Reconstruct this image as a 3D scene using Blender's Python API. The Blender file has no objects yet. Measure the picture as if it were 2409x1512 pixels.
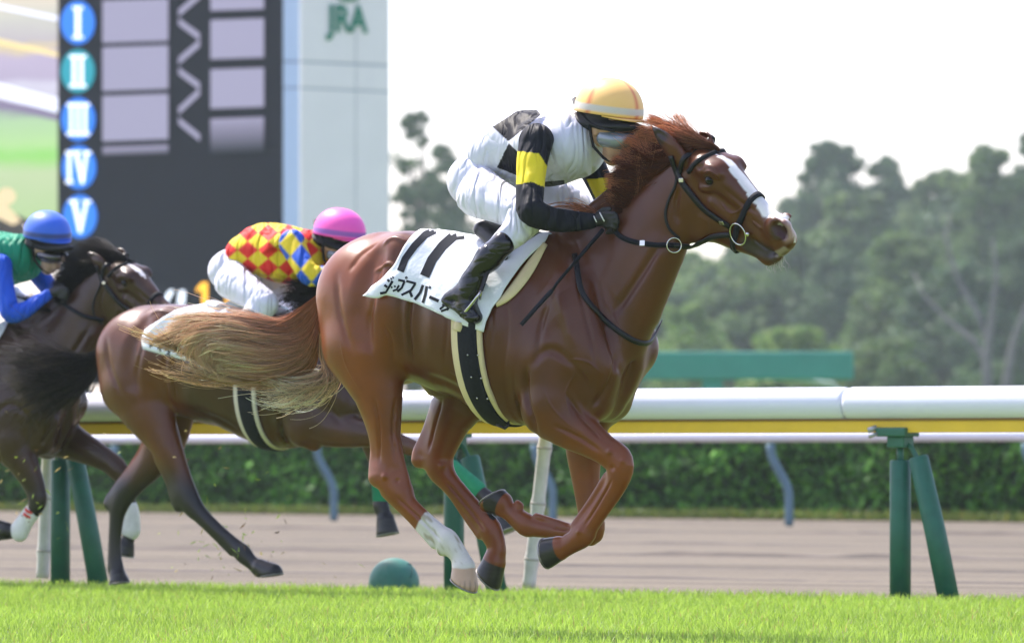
import bpy, math, random
import numpy as np
from mathutils import Vector, Matrix
from mathutils.bvhtree import BVHTree

# ------------------------------------------------------------------ camera, sky, sun, exposure
C = bpy.context.scene.collection
scene = bpy.context.scene
FPX, CX, HOR, CAMH = 13800.0, 1204.5, 1072.0, 0.66     # focal length, centre column, horizon row, eye height
FW, FH = 2409.0, 1512.0
cam_d = bpy.data.cameras.new('camera'); cam = bpy.data.objects.new('camera', cam_d); C.objects.link(cam)
cam.location = (0, 0, CAMH); cam.rotation_euler = (math.pi/2, 0, 0)
cam_d.sensor_width = 36; cam_d.lens = 36*FPX/FW; cam_d.shift_y = (HOR-FH/2)/FW
cam_d.clip_start = 0.5; cam_d.clip_end = 3000
cam_d.dof.use_dof = True; cam_d.dof.focus_distance = 22.9
cam_d.dof.aperture_fstop = (cam_d.lens/1000)/0.041
scene.camera = cam

SUN_EL, SUN_AZ = math.radians(54), math.radians(-44)     # azimuth: clockwise from +Y (away from the camera)
w = bpy.data.worlds.new('World'); scene.world = w; w.use_nodes = True
nt = w.node_tree; bg = nt.nodes['Background']
sky = nt.nodes.new('ShaderNodeTexSky'); sky.sky_type = 'NISHITA'; sky.sun_disc = False
sky.sun_elevation = SUN_EL; sky.sun_rotation = SUN_AZ; sky.dust_density = 1.6; sky.air_density = 1.0; sky.altitude = 0
hs = nt.nodes.new('ShaderNodeHueSaturation'); hs.inputs['Saturation'].default_value = 0.8
nt.links.new(sky.outputs[0], hs.inputs['Color']); tint = nt.nodes.new('ShaderNodeMix'); tint.data_type = 'RGBA'; tint.blend_type = 'MULTIPLY'; tint.inputs[0].default_value = 1; tint.inputs[7].default_value = (1.0, .93, 1.03, 1)
nt.links.new(hs.outputs[0], tint.inputs[6]); nt.links.new(tint.outputs[2], bg.inputs[0])
bg.inputs[1].default_value = 0.15
sun_d = bpy.data.lights.new('sun', 'SUN'); sun = bpy.data.objects.new('sun', sun_d); C.objects.link(sun)
sun_d.energy = 3.7; sun_d.angle = math.radians(3); sun_d.color = (1, 0.93, 0.84)
sdir = Vector((math.sin(SUN_AZ)*math.cos(SUN_EL), math.cos(SUN_AZ)*math.cos(SUN_EL), math.sin(SUN_EL)))
sun.rotation_euler = sdir.to_track_quat('Z', 'Y').to_euler()
vs = scene.view_settings; vs.view_transform = 'Standard'; vs.look = 'None'; vs.gamma = 1; vs.use_curve_mapping = False
vs.exposure = 1.14
scene.cycles.use_denoising = True
scene.cycles.max_bounces = 8; scene.cycles.transparent_max_bounces = 16; scene.cycles.volume_bounces = 1

rng = np.random.default_rng(7); random.seed(7)

# ------------------------------------------------------------------ materials
def new_mat(name):
    m = bpy.data.materials.new(name); m.use_nodes = True
    nt = m.node_tree; b = nt.nodes['Principled BSDF']
    return m, nt, b
def noise_node(nt, scale, detail=4, rough=0.6, coord='Object', vec_scale=None):
    tc = nt.nodes.new('ShaderNodeTexCoord'); n = nt.nodes.new('ShaderNodeTexNoise')
    n.inputs['Scale'].default_value = scale; n.inputs['Detail'].default_value = detail; n.inputs['Roughness'].default_value = rough
    if vec_scale:
        mp = nt.nodes.new('ShaderNodeMapping'); mp.inputs['Scale'].default_value = vec_scale
        nt.links.new(tc.outputs[coord], mp.inputs[0]); nt.links.new(mp.outputs[0], n.inputs['Vector'])
    else:
        nt.links.new(tc.outputs[coord], n.inputs['Vector'])
    return n
def ramp(nt, src, stops):
    r = nt.nodes.new('ShaderNodeValToRGB'); e = r.color_ramp.elements
    while len(e) > 1: e.remove(e[-1])
    e[0].position = stops[0][0]; e[0].color = (*stops[0][1], 1)
    for p, c in stops[1:]:
        x = e.new(p); x.color = (*c, 1)
    nt.links.new(src, r.inputs[0]); return r
def bump(nt, b, src, strength, dist=0.01):
    bp = nt.nodes.new('ShaderNodeBump'); bp.inputs['Strength'].default_value = strength; bp.inputs['Distance'].default_value = dist
    nt.links.new(src, bp.inputs['Height']); nt.links.new(bp.outputs[0], b.inputs['Normal']); return bp
def mat(name, col, rough=0.6, var=0.0, nscale=20, metal=0, bumpy=0, bscale=80, bdist=0.004, coat=0, sheen=0, spec=None, vec_scale=None, emit=0):
    m, nt, b = new_mat(name)
    b.inputs['Roughness'].default_value = rough; b.inputs['Metallic'].default_value = metal
    b.inputs['Coat Weight'].default_value = coat; b.inputs['Sheen Weight'].default_value = sheen
    if spec is not None: b.inputs['Specular IOR Level'].default_value = spec
    if var:
        n = noise_node(nt, nscale, vec_scale=vec_scale)
        r = ramp(nt, n.outputs['Fac'], [(0.25, tuple(c*(1-var) for c in col)), (0.75, tuple(min(1, c*(1+var)) for c in col))])
        nt.links.new(r.outputs[0], b.inputs['Base Color'])
    else: b.inputs['Base Color'].default_value = (*col, 1)
    if bumpy:
        n2 = noise_node(nt, bscale, 3, vec_scale=vec_scale); bump(nt, b, n2.outputs['Fac'], bumpy, bdist)
    if emit:
        b.inputs['Emission Color'].default_value = (*col, 1); b.inputs['Emission Strength'].default_value = emit
    return m
def attr_mat(name, rough=0.5, var=0.12, nscale=25, bumpy=0.2, bscale=300, bdist=0.002, sheen=0, coat=0, spec=0.5, trans=0, coat_rough=0.3, wide=0):
    """material coloured by the mesh's own colour attribute (coat markings, silks pattern, hair tint)"""
    m, nt, b = new_mat(name)
    a = nt.nodes.new('ShaderNodeAttribute'); a.attribute_name = 'Col'
    n = noise_node(nt, nscale); mx = nt.nodes.new('ShaderNodeMix'); mx.data_type = 'RGBA'; mx.blend_type = 'MULTIPLY'
    mx.inputs[0].default_value = 1
    r = ramp(nt, n.outputs['Fac'], [(0.3, (1-var,)*3), (0.7, (1+var*0.5,)*3)])
    nt.links.new(a.outputs['Color'], mx.inputs[6]); nt.links.new(r.outputs[0], mx.inputs[7])
    nt.links.new(mx.outputs[2], b.inputs['Base Color'])
    b.inputs['Roughness'].default_value = rough; b.inputs['Sheen Weight'].default_value = sheen
    b.inputs['Coat Weight'].default_value = coat; b.inputs['Coat Roughness'].default_value = coat_rough
    b.inputs['Specular IOR Level'].default_value = spec
    if bumpy:
        n2 = noise_node(nt, bscale, 2)
        bp = bump(nt, b, n2.outputs['Fac'], bumpy, bdist)
        if wide:
            n3 = noise_node(nt, 7, 2); b3 = nt.nodes.new('ShaderNodeBump'); b3.inputs['Strength'].default_value = wide; b3.inputs['Distance'].default_value = 0.03
            nt.links.new(n3.outputs['Fac'], b3.inputs['Height']); nt.links.new(b3.outputs[0], bp.inputs['Normal'])
    if trans:
        out = nt.nodes['Material Output']; tr = nt.nodes.new('ShaderNodeBsdfTranslucent'); ms = nt.nodes.new('ShaderNodeMixShader')
        ms.inputs[0].default_value = trans; nt.links.new(mx.outputs[2], tr.inputs[0])
        nt.links.new(b.outputs[0], ms.inputs[1]); nt.links.new(tr.outputs[0], ms.inputs[2]); nt.links.new(ms.outputs[0], out.inputs[0])
    return m

# ------------------------------------------------------------------ object helpers
def tag(o, label=None, cat=None, group=None, kind=None):
    if label: o['label'] = label
    if cat: o['category'] = cat
    if group: o['group'] = group
    if kind: o['kind'] = kind
    return o
def empty(name, loc=(0, 0, 0), rz=0):
    o = bpy.data.objects.new(name, None); C.objects.link(o); o.location = loc; o.rotation_euler = (0, 0, rz); o.empty_display_size = 0.1
    bpy.context.view_layer.update() if False else None
    return o
def obj(name, verts, faces, m, parent=None, smooth=True, col=None):
    me = bpy.data.meshes.new(name)
    verts = np.asarray(verts, dtype=np.float32).reshape(-1, 3)
    if isinstance(faces, np.ndarray) and faces.ndim == 2:
        nf, k = faces.shape
        me.vertices.add(len(verts)); me.vertices.foreach_set('co', verts.ravel())
        me.loops.add(nf*k); me.loops.foreach_set('vertex_index', faces.astype(np.int32).ravel())
        me.polygons.add(nf); me.polygons.foreach_set('loop_start', np.arange(0, nf*k, k, dtype=np.int32))
        me.update(calc_edges=True)
    else:
        me.from_pydata([tuple(map(float, v)) for v in verts], [], [tuple(int(i) for i in f) for f in faces]); me.update()
    if smooth: me.polygons.foreach_set('use_smooth', np.ones(len(me.polygons), dtype=bool))
    if col is not None:
        a = me.color_attributes.new('Col', 'FLOAT_COLOR', 'POINT')
        c4 = np.ones((len(verts), 4), dtype=np.float32); c4[:, :3] = col
        a.data.foreach_set('color', c4.ravel())
    me.materials.append(m)
    o = bpy.data.objects.new(name, me); C.objects.link(o)
    if parent is not None: reparent(o, parent)
    return o
def reparent(o, parent):
    o.parent = parent
    mw = Matrix.LocRotScale(parent.location, parent.rotation_euler, parent.scale)
    if parent.parent is not None:
        pp = parent.parent; mw = Matrix.LocRotScale(pp.location, pp.rotation_euler, pp.scale) @ parent.matrix_parent_inverse @ mw
    o.matrix_parent_inverse = mw.inverted()
class MB:
    """collects boxes, tubes and sheets in world coordinates; build() links them as ONE mesh"""
    def __init__(s): s.v = []; s.f = []; s.n = 0; s.c = []
    def add(s, v, f, col=None):
        v = [tuple(map(float, p)) for p in v]
        s.v += v; s.f += [tuple(int(i)+s.n for i in q) for q in f]; s.n += len(v); s.c += [col or (1, 1, 1)]*len(v)
    def box(s, x0, x1, y0, y1, z0, z1, M=None):
        v = [Vector(p) for p in ((x0,y0,z0),(x1,y0,z0),(x1,y1,z0),(x0,y1,z0),(x0,y0,z1),(x1,y0,z1),(x1,y1,z1),(x0,y1,z1))]
        if M is not None: v = [M @ p for p in v]
        s.add(v, [(0,3,2,1),(4,5,6,7),(0,1,5,4),(1,2,6,5),(2,3,7,6),(3,0,4,7)])
    def tube(s, pts, r, n=10, cap=True, col=None, flat=1.0):
        pts = [Vector(p) for p in pts]; rr = r if hasattr(r, '__len__') else [r]*len(pts)
        rings = []; up = None
        for i, p in enumerate(pts):
            t = (pts[min(i+1, len(pts)-1)]-pts[max(i-1, 0)]).normalized()
            if up is None: up = t.orthogonal().normalized()
            a = (up - t*up.dot(t)).normalized(); b = t.cross(a); up = a
            rings.append([p + a*rr[i]*math.cos(2*math.pi*k/n) + b*rr[i]*flat*math.sin(2*math.pi*k/n) for k in range(n)])
        v = [q for ring in rings for q in ring]; f = []
        for i in range(len(pts)-1):
            for k in range(n): f.append((i*n+k, i*n+(k+1) % n, (i+1)*n+(k+1) % n, (i+1)*n+k))
        if cap: f.append(tuple(range(n))[::-1]); f.append(tuple((len(pts)-1)*n+k for k in range(n)))
        s.add(v, f, col)
    def ball(s, c, r, n=12, sc=(1, 1, 1)):
        v = []; f = []; c = Vector(c)
        for i in range(n+1):
            th = math.pi*i/n
            for k in range(2*n):
                ph = math.pi*k/n; v.append(c+Vector((math.sin(th)*math.cos(ph)*sc[0], math.sin(th)*math.sin(ph)*sc[1], math.cos(th)*sc[2]))*r)
        for i in range(n):
            for k in range(2*n):
                a = i*2*n+k; b_ = i*2*n+(k+1) % (2*n); f.append((a, a+2*n, b_+2*n, b_))
        s.add(v, f)
    def build(s, name, m, parent=None, smooth=False, attr=False, bevel=0):
        o = obj(name, s.v, s.f, m, parent, smooth, col=np.array(s.c) if attr else None)
        if bevel:
            bv = o.modifiers.new('bevel', 'BEVEL'); bv.width = bevel; bv.segments = 2; bv.limit_method = 'ANGLE'
        return o

# ------------------------------------------------------------------ frames: a thing's own sagittal plane
CAM = np.array([0, 0, CAMH])
def ray(px, py): return np.array([(px-CX)/FPX, 1.0, (HOR-py)/FPX])
def at(px, py, d): return CAM + ray(px, py)*d
class Frame:
    """s: forwards, u: sideways towards the grandstand, z: up. w(px,py,u) = point of the plane u seen at that pixel"""
    def __init__(s, px, py, d, yaw, tilt=0.0, o=None):
        y = math.radians(yaw); t = math.radians(tilt)
        s.O = at(px, py, d) if o is None else np.array(o)
        s.F = np.array([math.cos(y), -math.sin(y), 0]); L = np.array([-math.sin(y), -math.cos(y), 0])
        U = np.array([0, 0, 1.0])
        s.L = L*math.cos(t) + U*math.sin(t); s.U = U*math.cos(t) - L*math.sin(t)
        s.B = np.stack([s.F, s.L, s.U])
    def w(s, px, py, u=0.0):
        D = ray(px, py); t = (u - np.dot(CAM - s.O, s.L))/np.dot(D, s.L)
        return CAM + D*t
    def loc(s, P): return (np.asarray(P)-s.O) @ s.B.T
    def glob(s, suz): return s.O + np.asarray(suz) @ s.B

def catmull(P, sub):
    """smooth curve through the rows of P"""
    P = np.asarray(P, float); n = len(P); res = []
    E = np.vstack([2*P[0]-P[1], P, 2*P[-1]-P[-2]])
    for i in range(n-1):
        a, b, c, d = E[i], E[i+1], E[i+2], E[i+3]
        for j in range(sub):
            t = j/sub; res.append(.5*(2*b+(c-a)*t+(2*a-5*b+4*c-d)*t*t+(3*b-a-3*c+d)*t**3))
    res.append(P[-1]); return np.array(res)
def resample(P, m):
    P = catmull(P, 6); L = np.r_[0, np.cumsum(np.linalg.norm(np.diff(P[:, :3], axis=0), axis=1))]
    t = np.linspace(0, L[-1], m); return np.stack([np.interp(t, L, P[:, j]) for j in range(P.shape[1])], 1)
def smin(a, b, k):
    h = np.maximum(k-np.abs(a-b), 0)/k; return np.minimum(a, b)-h*h*k*0.25
def smax(a, b, k): return -smin(-a, -b, k)

class Body:
    """a blended volume built up muscle by muscle, meshed as one skin"""
    def __init__(s, fr): s.fr = fr; s.prims = []
    def chain(s, nodes, k=0.03, fr=None, op='add', T=None, mirror=False, plane=None, kp=0.004):
        """nodes: (px, py, u, radius in px, half width in m). T maps the pixels first."""
        fr = fr or s.fr; out = []
        for n in nodes:
            px, py, u, r, ru = n
            if T: px, py, r = T(px, py, r); ru = ru
            p = fr.w(px, py, u); q = fr.loc(p); sc = (p[1])/FPX
            out.append((q[0], q[1], q[2], r*sc, ru))
        if len(out) > 2: out = catmull(np.array(out), 3)
        pl = None
        if plane:
            (px, py), (nx, ny), u = plane
            if T: px, py, _ = T(px, py, 1); a0 = T(0, 0, 1); a1 = T(nx, ny, 1); nx, ny = a1[0]-a0[0], a1[1]-a0[1]
            q = fr.loc(fr.w(px, py, u)); q2 = fr.loc(fr.w(px+nx*10, py+ny*10, u)); v = q2-q; v[1] = 0; v /= np.linalg.norm(v)
            pl = (q, v)
        s.prims.append((fr, np.array(out), k, op, pl, kp))
        if mirror:
            o2 = np.array(out); o2[:, 1] *= -1; s.prims.append((fr, o2, k, op, pl, kp))
        return s
    def local(s, nodes, k=0.03, fr=None, op='add'):
        """nodes: (s, u, z, r, ru) in metres"""
        s.prims.append((fr or s.fr, np.array(nodes, float), k, op, None, 0.004)); return s
    @staticmethod
    def dist(fr, nd, X, Y, Z):
        nd = nd.astype(np.float32)
        if len(nd) == 1: nd = np.vstack([nd, nd+np.array([1e-4, 0, 0, 0, 0])])
        best = None
        for i in range(len(nd)-1):
            a, b = nd[i], nd[i+1]; ds, dz = b[0]-a[0], b[2]-a[2]; L2 = ds*ds+dz*dz+1e-12
            t = np.clip(((X-a[0])*ds+(Z-a[2])*dz)/L2, 0, 1)
            d2 = (X-a[0]-ds*t)**2+(Z-a[2]-dz*t)**2
            r = a[3]+(b[3]-a[3])*t; ru = a[4]+(b[4]-a[4])*t; uc = a[1]+(b[1]-a[1])*t
            if best is None: best = [d2, r, ru, uc]
            else:
                m = d2 < best[0]; best = [np.where(m, n_, o_) for n_, o_ in zip((d2, r, ru, uc), best)]
        d2, r, ru, uc = best; du2 = (Y-uc)**2
        k0 = np.sqrt(d2/r**2+du2/ru**2); k1 = np.sqrt(d2/r**4+du2/ru**4)+1e-9
        d = k0*(k0-1)/k1
        return d
    def mesh(s, vox):
        fr = s.fr; lo, hi = [], []
        boxes = []
        for (pf, nd, k, op, pl, kp) in s.prims:
            g = pf.glob(nd[:, :3]); l = fr.loc(g); rad = np.maximum(nd[:, 3], nd[:, 4])[:, None]
            m = k+3*vox
            a = (l-rad).min(0)-m; b = (l+rad).max(0)+m; boxes.append((a, b))
            if op == 'add': lo.append(a); hi.append(b)
        lo = np.min(lo, 0)-vox; hi = np.max(hi, 0)+vox
        N = np.ceil((hi-lo)/vox).astype(int)+1
        G = np.full(N, 1.0, dtype=np.float32)
        for (pf, nd, k, op, pl, kp), (a, b) in zip(s.prims, boxes):
            j0 = np.maximum(((a-lo)/vox).astype(int), 0); j1 = np.minimum(((b-lo)/vox).astype(int)+2, N)
            if (j1 <= j0).any(): continue
            per = max(1, int(600000/((j1[1]-j0[1])*(j1[2]-j0[2]))))
            for x0 in range(j0[0], j1[0], per):
              i0 = j0.copy(); i1 = j1.copy(); i0[0] = x0; i1[0] = min(x0+per, j1[0])
              s.slab(G, (pf, nd, k, op, pl, kp), i0, i1, lo, vox)
        return surface_nets(G, lo, vox, fr)
    def slab(s, G, prim, i0, i1, lo, vox):
            pf, nd, k, op, pl, kp = prim; fr = s.fr
            ax = [lo[j]+vox*np.arange(i0[j], i1[j]) for j in range(3)]
            X = ax[0][:, None, None].astype(np.float32); Y = ax[1][None, :, None].astype(np.float32); Z = ax[2][None, None, :].astype(np.float32)
            if pf is not fr:
                M = fr.B @ pf.B.T; o = (fr.O-pf.O) @ pf.B.T
                X, Y, Z = (X*M[0, j]+Y*M[1, j]+Z*M[2, j]+o[j] for j in range(3))
            d = Body.dist(pf, nd, X, Y, Z)
            if pl is not None:
                q, v = pl; dp = (X-q[0])*v[0]+(Z-q[2])*v[2]; d = smax(d, dp, kp)
            sl = tuple(slice(i0[j], i1[j]) for j in range(3))
            if op == 'add': G[sl] = smin(G[sl], d, k)
            else: G[sl] = smax(G[sl], -d, k)
def surface_nets(G, lo, vox, fr):
    ins = G < 0
    cnt = np.zeros(tuple(n-1 for n in G.shape), dtype=np.uint8)
    corners = [(i, j, k) for i in (0, 1) for j in (0, 1) for k in (0, 1)]
    for (i, j, k) in corners: cnt += ins[i:G.shape[0]-1+i, j:G.shape[1]-1+j, k:G.shape[2]-1+k]
    act = (cnt > 0) & (cnt < 8); idx = np.argwhere(act)
    vid = np.full(act.shape, -1, dtype=np.int32); vid[act] = np.arange(len(idx))
    vals = np.stack([G[idx[:, 0]+i, idx[:, 1]+j, idx[:, 2]+k] for (i, j, k) in corners], 1)
    cp = np.array(corners, float); acc = np.zeros((len(idx), 3)); num = np.zeros(len(idx))
    for a in range(8):
        for b in range(a+1, 8):
            if np.abs(cp[a]-cp[b]).sum() != 1: continue
            va, vb = vals[:, a], vals[:, b]; m = (va < 0) != (vb < 0)
            t = np.where(m, va/np.where(m, va-vb, 1), 0); p = cp[a]+(cp[b]-cp[a])*t[:, None]
            acc += p*m[:, None]; num += m
    P = lo+vox*(idx+acc/num[:, None])
    quads = []
    for ax in range(3):
        o1, o2 = [j for j in range(3) if j != ax]
        A = np.take(ins, range(ins.shape[ax]-1), ax); B_ = np.take(ins, range(1, ins.shape[ax]), ax)
        e = np.argwhere(A != B_)
        e = e[(e[:, o1] > 0) & (e[:, o2] > 0) & (e[:, o1] < ins.shape[o1]-1) & (e[:, o2] < ins.shape[o2]-1)]
        def cell(d1, d2):
            q = e.copy(); q[:, o1] -= d1; q[:, o2] -= d2; return vid[q[:, 0], q[:, 1], q[:, 2]]
        q = np.stack([cell(1, 1), cell(0, 1), cell(0, 0), cell(1, 0)], 1)
        fl = A[e[:, 0], e[:, 1], e[:, 2]]
        if ax == 1: fl = ~fl
        q[~fl] = q[~fl][:, ::-1]; quads.append(q)
    Q = np.concatenate(quads)
    W_ = fr.O+P @ fr.B; a = W_[Q[:, 0]]-W_.mean(0); b = W_[Q[:, 1]]-W_.mean(0); c = W_[Q[:, 2]]-W_.mean(0)
    if np.einsum('ij,ij->i', a, np.cross(b, c)).sum() < 0: Q = Q[:, ::-1].copy()
    return W_, Q, P
def relax(V, Q, n=2, lam=0.5):
    ed = np.concatenate([Q[:, [0, 1]], Q[:, [1, 2]], Q[:, [2, 3]], Q[:, [3, 0]]])
    for _ in range(n):
        acc = np.zeros_like(V); c = np.zeros(len(V))
        for j in range(3):
            acc[:, j] = np.bincount(ed[:, 0], V[ed[:, 1], j], len(V))+np.bincount(ed[:, 1], V[ed[:, 0], j], len(V))
        c = np.bincount(ed[:, 0], minlength=len(V))+np.bincount(ed[:, 1], minlength=len(V))
        V = V*(1-lam)+lam*acc/c[:, None]
    return V
def carve(V, Q, bvh, lines, T=None, gain=1.6):
    """veins, tendons and muscle edges: raise (+) or sink (-) the skin along lines seen on the near side: (points px, half width m, height m)"""
    n1 = V[Q[:, 1]]-V[Q[:, 0]]; n2 = V[Q[:, 3]]-V[Q[:, 0]]; fn = np.cross(n1, n2); N = np.zeros_like(V)
    for k in range(4):
        for j in range(3): N[:, j] += np.bincount(Q[:, k], fn[:, j], len(V))
    N /= np.linalg.norm(N, axis=1, keepdims=True)+1e-12
    D = np.zeros(len(V))
    for pts, wd, h in lines:
        if T: pts = [T(x, y, 1)[:2] for x, y in pts]
        n = 24 if len(pts) > 1 else 1
        pp = resample(np.array([(x, y, 0) for x, y in pts], float), n) if n > 1 else [(pts[0][0], pts[0][1], 0)]
        P = []; E = []
        for i, (x, y, _) in enumerate(pp):
            q = hit(bvh, x, y, 0)
            if q: P.append(q[0]); E.append(1 if n == 1 else min(1, 4.5*min(i+.6, n-i-.4)/n))
        if not P: continue
        P = np.array(P); lo = P.min(0)-3*wd; hi = P.max(0)+3*wd; m = np.where(((V > lo) & (V < hi)).all(1))[0]
        if not len(m): continue
        best = np.full(len(m), 9.0); amp = np.zeros(len(m)); X = V[m]
        segs = zip(P[:-1], P[1:], E[:-1], E[1:]) if len(P) > 1 else [(P[0], P[0]+1e-5, 1, 1)]
        for a, b, ea, eb in segs:
            ab = b-a; t = np.clip(((X-a) @ ab)/(ab @ ab+1e-12), 0, 1); d = np.linalg.norm(X-a-t[:, None]*ab, axis=1); u = d < best
            best = np.where(u, d, best); amp = np.where(u, ea+(eb-ea)*t, amp)
        D[m] += gain*h*amp*np.exp(-(best/(wd*.85))**2)
    return V+N*D[:, None]
def bvh_of(V, Q):
    return BVHTree.FromPolygons([tuple(v) for v in V.tolist()], [tuple(q) for q in Q.tolist()])
def hit(bvh, px, py, off=0.0):
    D = Vector(ray(px, py)).normalized(); h = bvh.ray_cast(Vector(CAM), D)
    if h[0] is None: return None
    n = h[1] if h[1].dot(D) < 0 else -h[1]
    return h[0]+n*off, n
def seg_d(P, a, b):
    """distance of points (n,2) from the segment ab and position along it"""
    a = np.array(a, float); b = np.array(b, float); t = np.clip(((P-a) @ (b-a))/((b-a) @ (b-a)), 0, 1)
    return np.linalg.norm(P-a-t[:, None]*(b-a), axis=1), t
def pix(V):
    V = V-CAM; return np.stack([CX+FPX*V[:, 0]/V[:, 1], HOR-FPX*V[:, 2]/V[:, 1]], 1)
def sstep(x, a, b):
    t = np.clip((x-a)/(b-a), 0, 1); return t*t*(3-2*t)
def lerp(c, col, m): return c*(1-m[:, None])+np.array(col)*m[:, None]

def inpoly(P, poly):
    x, y = P[:, 0], P[:, 1]; c = np.zeros(len(P), bool); n = len(poly)
    for i in range(n):
        (x0, y0), (x1, y1) = poly[i], poly[i-1]
        m = ((y0 > y) != (y1 > y)) & (x < (x1-x0)*(y-y0)/((y1-y0) if y1 != y0 else 1e-9)+x0); c ^= m
    return c
def vnoise(P, sc, seed=0):
    """cheap smooth value noise on points"""
    r = np.random.default_rng(seed); out = np.zeros(len(P))
    for i in range(5):
        k = r.normal(size=3)*sc; out += np.sin(P @ k+r.uniform(0, 6.28))
    return out/5
# ------------------------------------------------------------------ hair
def strands(name, guides, n, m, parent, mt, r0, r1, c0, c1, noise=.02, tipnoise=.05, clump=40, pts=14, lat=None, spread=.01, short=.35, seed=1, vcol=.25, flare=0.0, conv=.45):
    rg = np.random.default_rng(seed)
    G = np.array([resample(g, pts) for g in guides]); ng = len(G)
    w_ = rg.uniform(0, ng-1, n)
    cl = rg.integers(0, clump, n); cw = rg.uniform(0, ng-1, clump); w_ = np.where(rg.random(n) < .75, cw[cl]+rg.normal(0, .16, n)*np.maximum(1, ng/8), w_); w_ = np.clip(w_, 0, ng-1.001)
    i0 = w_.astype(int); f = (w_-i0)[:, None, None]
    S = G[i0]*(1-f)+G[i0+1]*f
    t = np.linspace(0, 1, pts)[None, :, None]
    L = rg.uniform(1-short, 1.02, n)
    tt = np.linspace(0, 1, pts)[None, :]*L[:, None]*(pts-1); k0 = np.clip(tt.astype(int), 0, pts-2); ff = (tt-k0)[..., None]
    ar = np.arange(n)[:, None]; S = S[ar, k0]*(1-ff)+S[ar, k0+1]*ff
    ph = rg.uniform(0, 6.28, (n, 3, 1)); fr_ = rg.uniform(2.0, 7.0, (n, 3, 1)); cph = rg.uniform(0, 6.28, (clump, 3, 1)); cfr = rg.uniform(2, 5, (clump, 3, 1))
    tl = np.linspace(0, 1, pts)[None, None, :]
    wob = np.sin(tl*fr_+ph).transpose(0, 2, 1)*noise*.35+np.sin(tl*cfr[cl]+cph[cl]).transpose(0, 2, 1)*noise
    wob = wob-wob[:, :1]
    S = S+wob*t+rg.normal(0, spread, (n, 1, 3))*(.35+.65*t)+rg.normal(0, tipnoise, (n, 1, 3))*t**2.2
    Sc = S[np.array([np.argmax(cl == c) if (cl == c).any() else 0 for c in range(clump)])[cl]]
    S = S+(Sc-S)*conv*t**1.2
    if flare:
        S = S+rg.normal(0, flare, (n, 1, 3))*(rg.random((n, 1, 1)) < .07)*t**1.6
    # tubes with three sides
    T_ = np.gradient(S, axis=1); T_ /= np.linalg.norm(T_, axis=2, keepdims=True)+1e-9
    a = np.cross(T_, np.array([.31, .9, .29])); a /= np.linalg.norm(a, axis=2, keepdims=True)+1e-9; b = np.cross(T_, a)
    R = (r0+(r1-r0)*np.linspace(0, 1, pts))[None, :, None]*rg.uniform(.6, 1.4, (n, 1, 1))
    V = np.stack([S+R*(a*math.cos(q)+b*math.sin(q)) for q in (0, 2.094, 4.189)], 2)   # n,pts,3,3
    base = (np.arange(n)*pts*3)[:, None, None]+(np.arange(pts-1)*3)[None, :, None]
    F_ = []
    for q in range(3):
        q2 = (q+1) % 3; F_.append(np.stack([base[..., 0]+q, base[..., 0]+q2, base[..., 0]+3+q2, base[..., 0]+3+q], -1))
    F_ = np.stack(F_, 2).reshape(-1, 4)
    c0 = np.array(c0); c1 = np.array(c1); tc = np.linspace(0, 1, pts)[None, :, None]
    wv = (w_/(ng-1))[:, None, None]
    col = c0*(1-tc)+c1*tc
    col = col*(1+rg.normal(0, vcol, (n, 1, 1)))*(1+.5*rg.normal(0, vcol, clump)[cl][:, None, None]); col = np.clip(col, .004, .95)
    col = np.repeat(col[:, :, None, :], 3, 2).reshape(-1, 3)
    return obj(name, V.reshape(-1, 3), F_, mt, parent, True, col)

# ------------------------------------------------------------------ straps and cloths laid on a surface
def band(name, P, N, width, thick, mt, parent, closed=False):
    """strap with real thickness: P points, N outward normals"""
    P = [Vector(p) for p in P]; N = [Vector(q).normalized() for q in N]; n = len(P); mb = MB(); v = []
    wd = width if hasattr(width, '__len__') else [width]*n
    for i in range(n):
        t = (P[(i+1) % n] - P[i-1]) if closed else (P[min(i+1, n-1)]-P[max(i-1, 0)])
        b = t.cross(N[i]).normalized()
        for (sx, sz) in ((-.5, 0), (-.42, 1), (.42, 1), (.5, 0)): v.append(P[i]+b*wd[i]*sx+N[i]*thick*sz)
    f = []
    for i in range(n if closed else n-1):
        j = (i+1) % n
        for k in range(4): f.append((i*4+k, j*4+k, j*4+(k+1) % 4, i*4+(k+1) % 4))
    if not closed: f += [(0, 1, 2, 3), tuple((n-1)*4+k for k in (3, 2, 1, 0))]
    mb.add(v, f); return mb.build(name, mt, parent, smooth=True)
def ring(name, bvh, fr, top, bot, width, off, thick, mt, parent, R=.25, n=64, arc=None, smooth=2):
    a = fr.w(*top, 0); b = fr.w(*bot, 0); c = Vector((a+b)/2); e1 = Vector(a-b).normalized(); e2 = Vector(fr.L)
    P = []; D = []
    lo, hi = arc or (0, 2*math.pi)
    for i in range(n):
        th = lo+(hi-lo)*i/(n if arc is None else n-1); d = e1*math.cos(th)+e2*math.sin(th)
        h = bvh.ray_cast(c+d*R, -d)
        if h[0] is None or (h[0]-c).dot(d) < .005: continue
        P.append(h[0]+d*off); D.append(d)
    for _ in range(smooth):
        m = len(P); P = [(P[i-1]+P[i]*2+P[(i+1) % m])/4 if (arc is None or 0 < i < m-1) else P[i] for i in range(m)]
    return band(name, P, D, width, thick, mt, parent, closed=arc is None)
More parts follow.
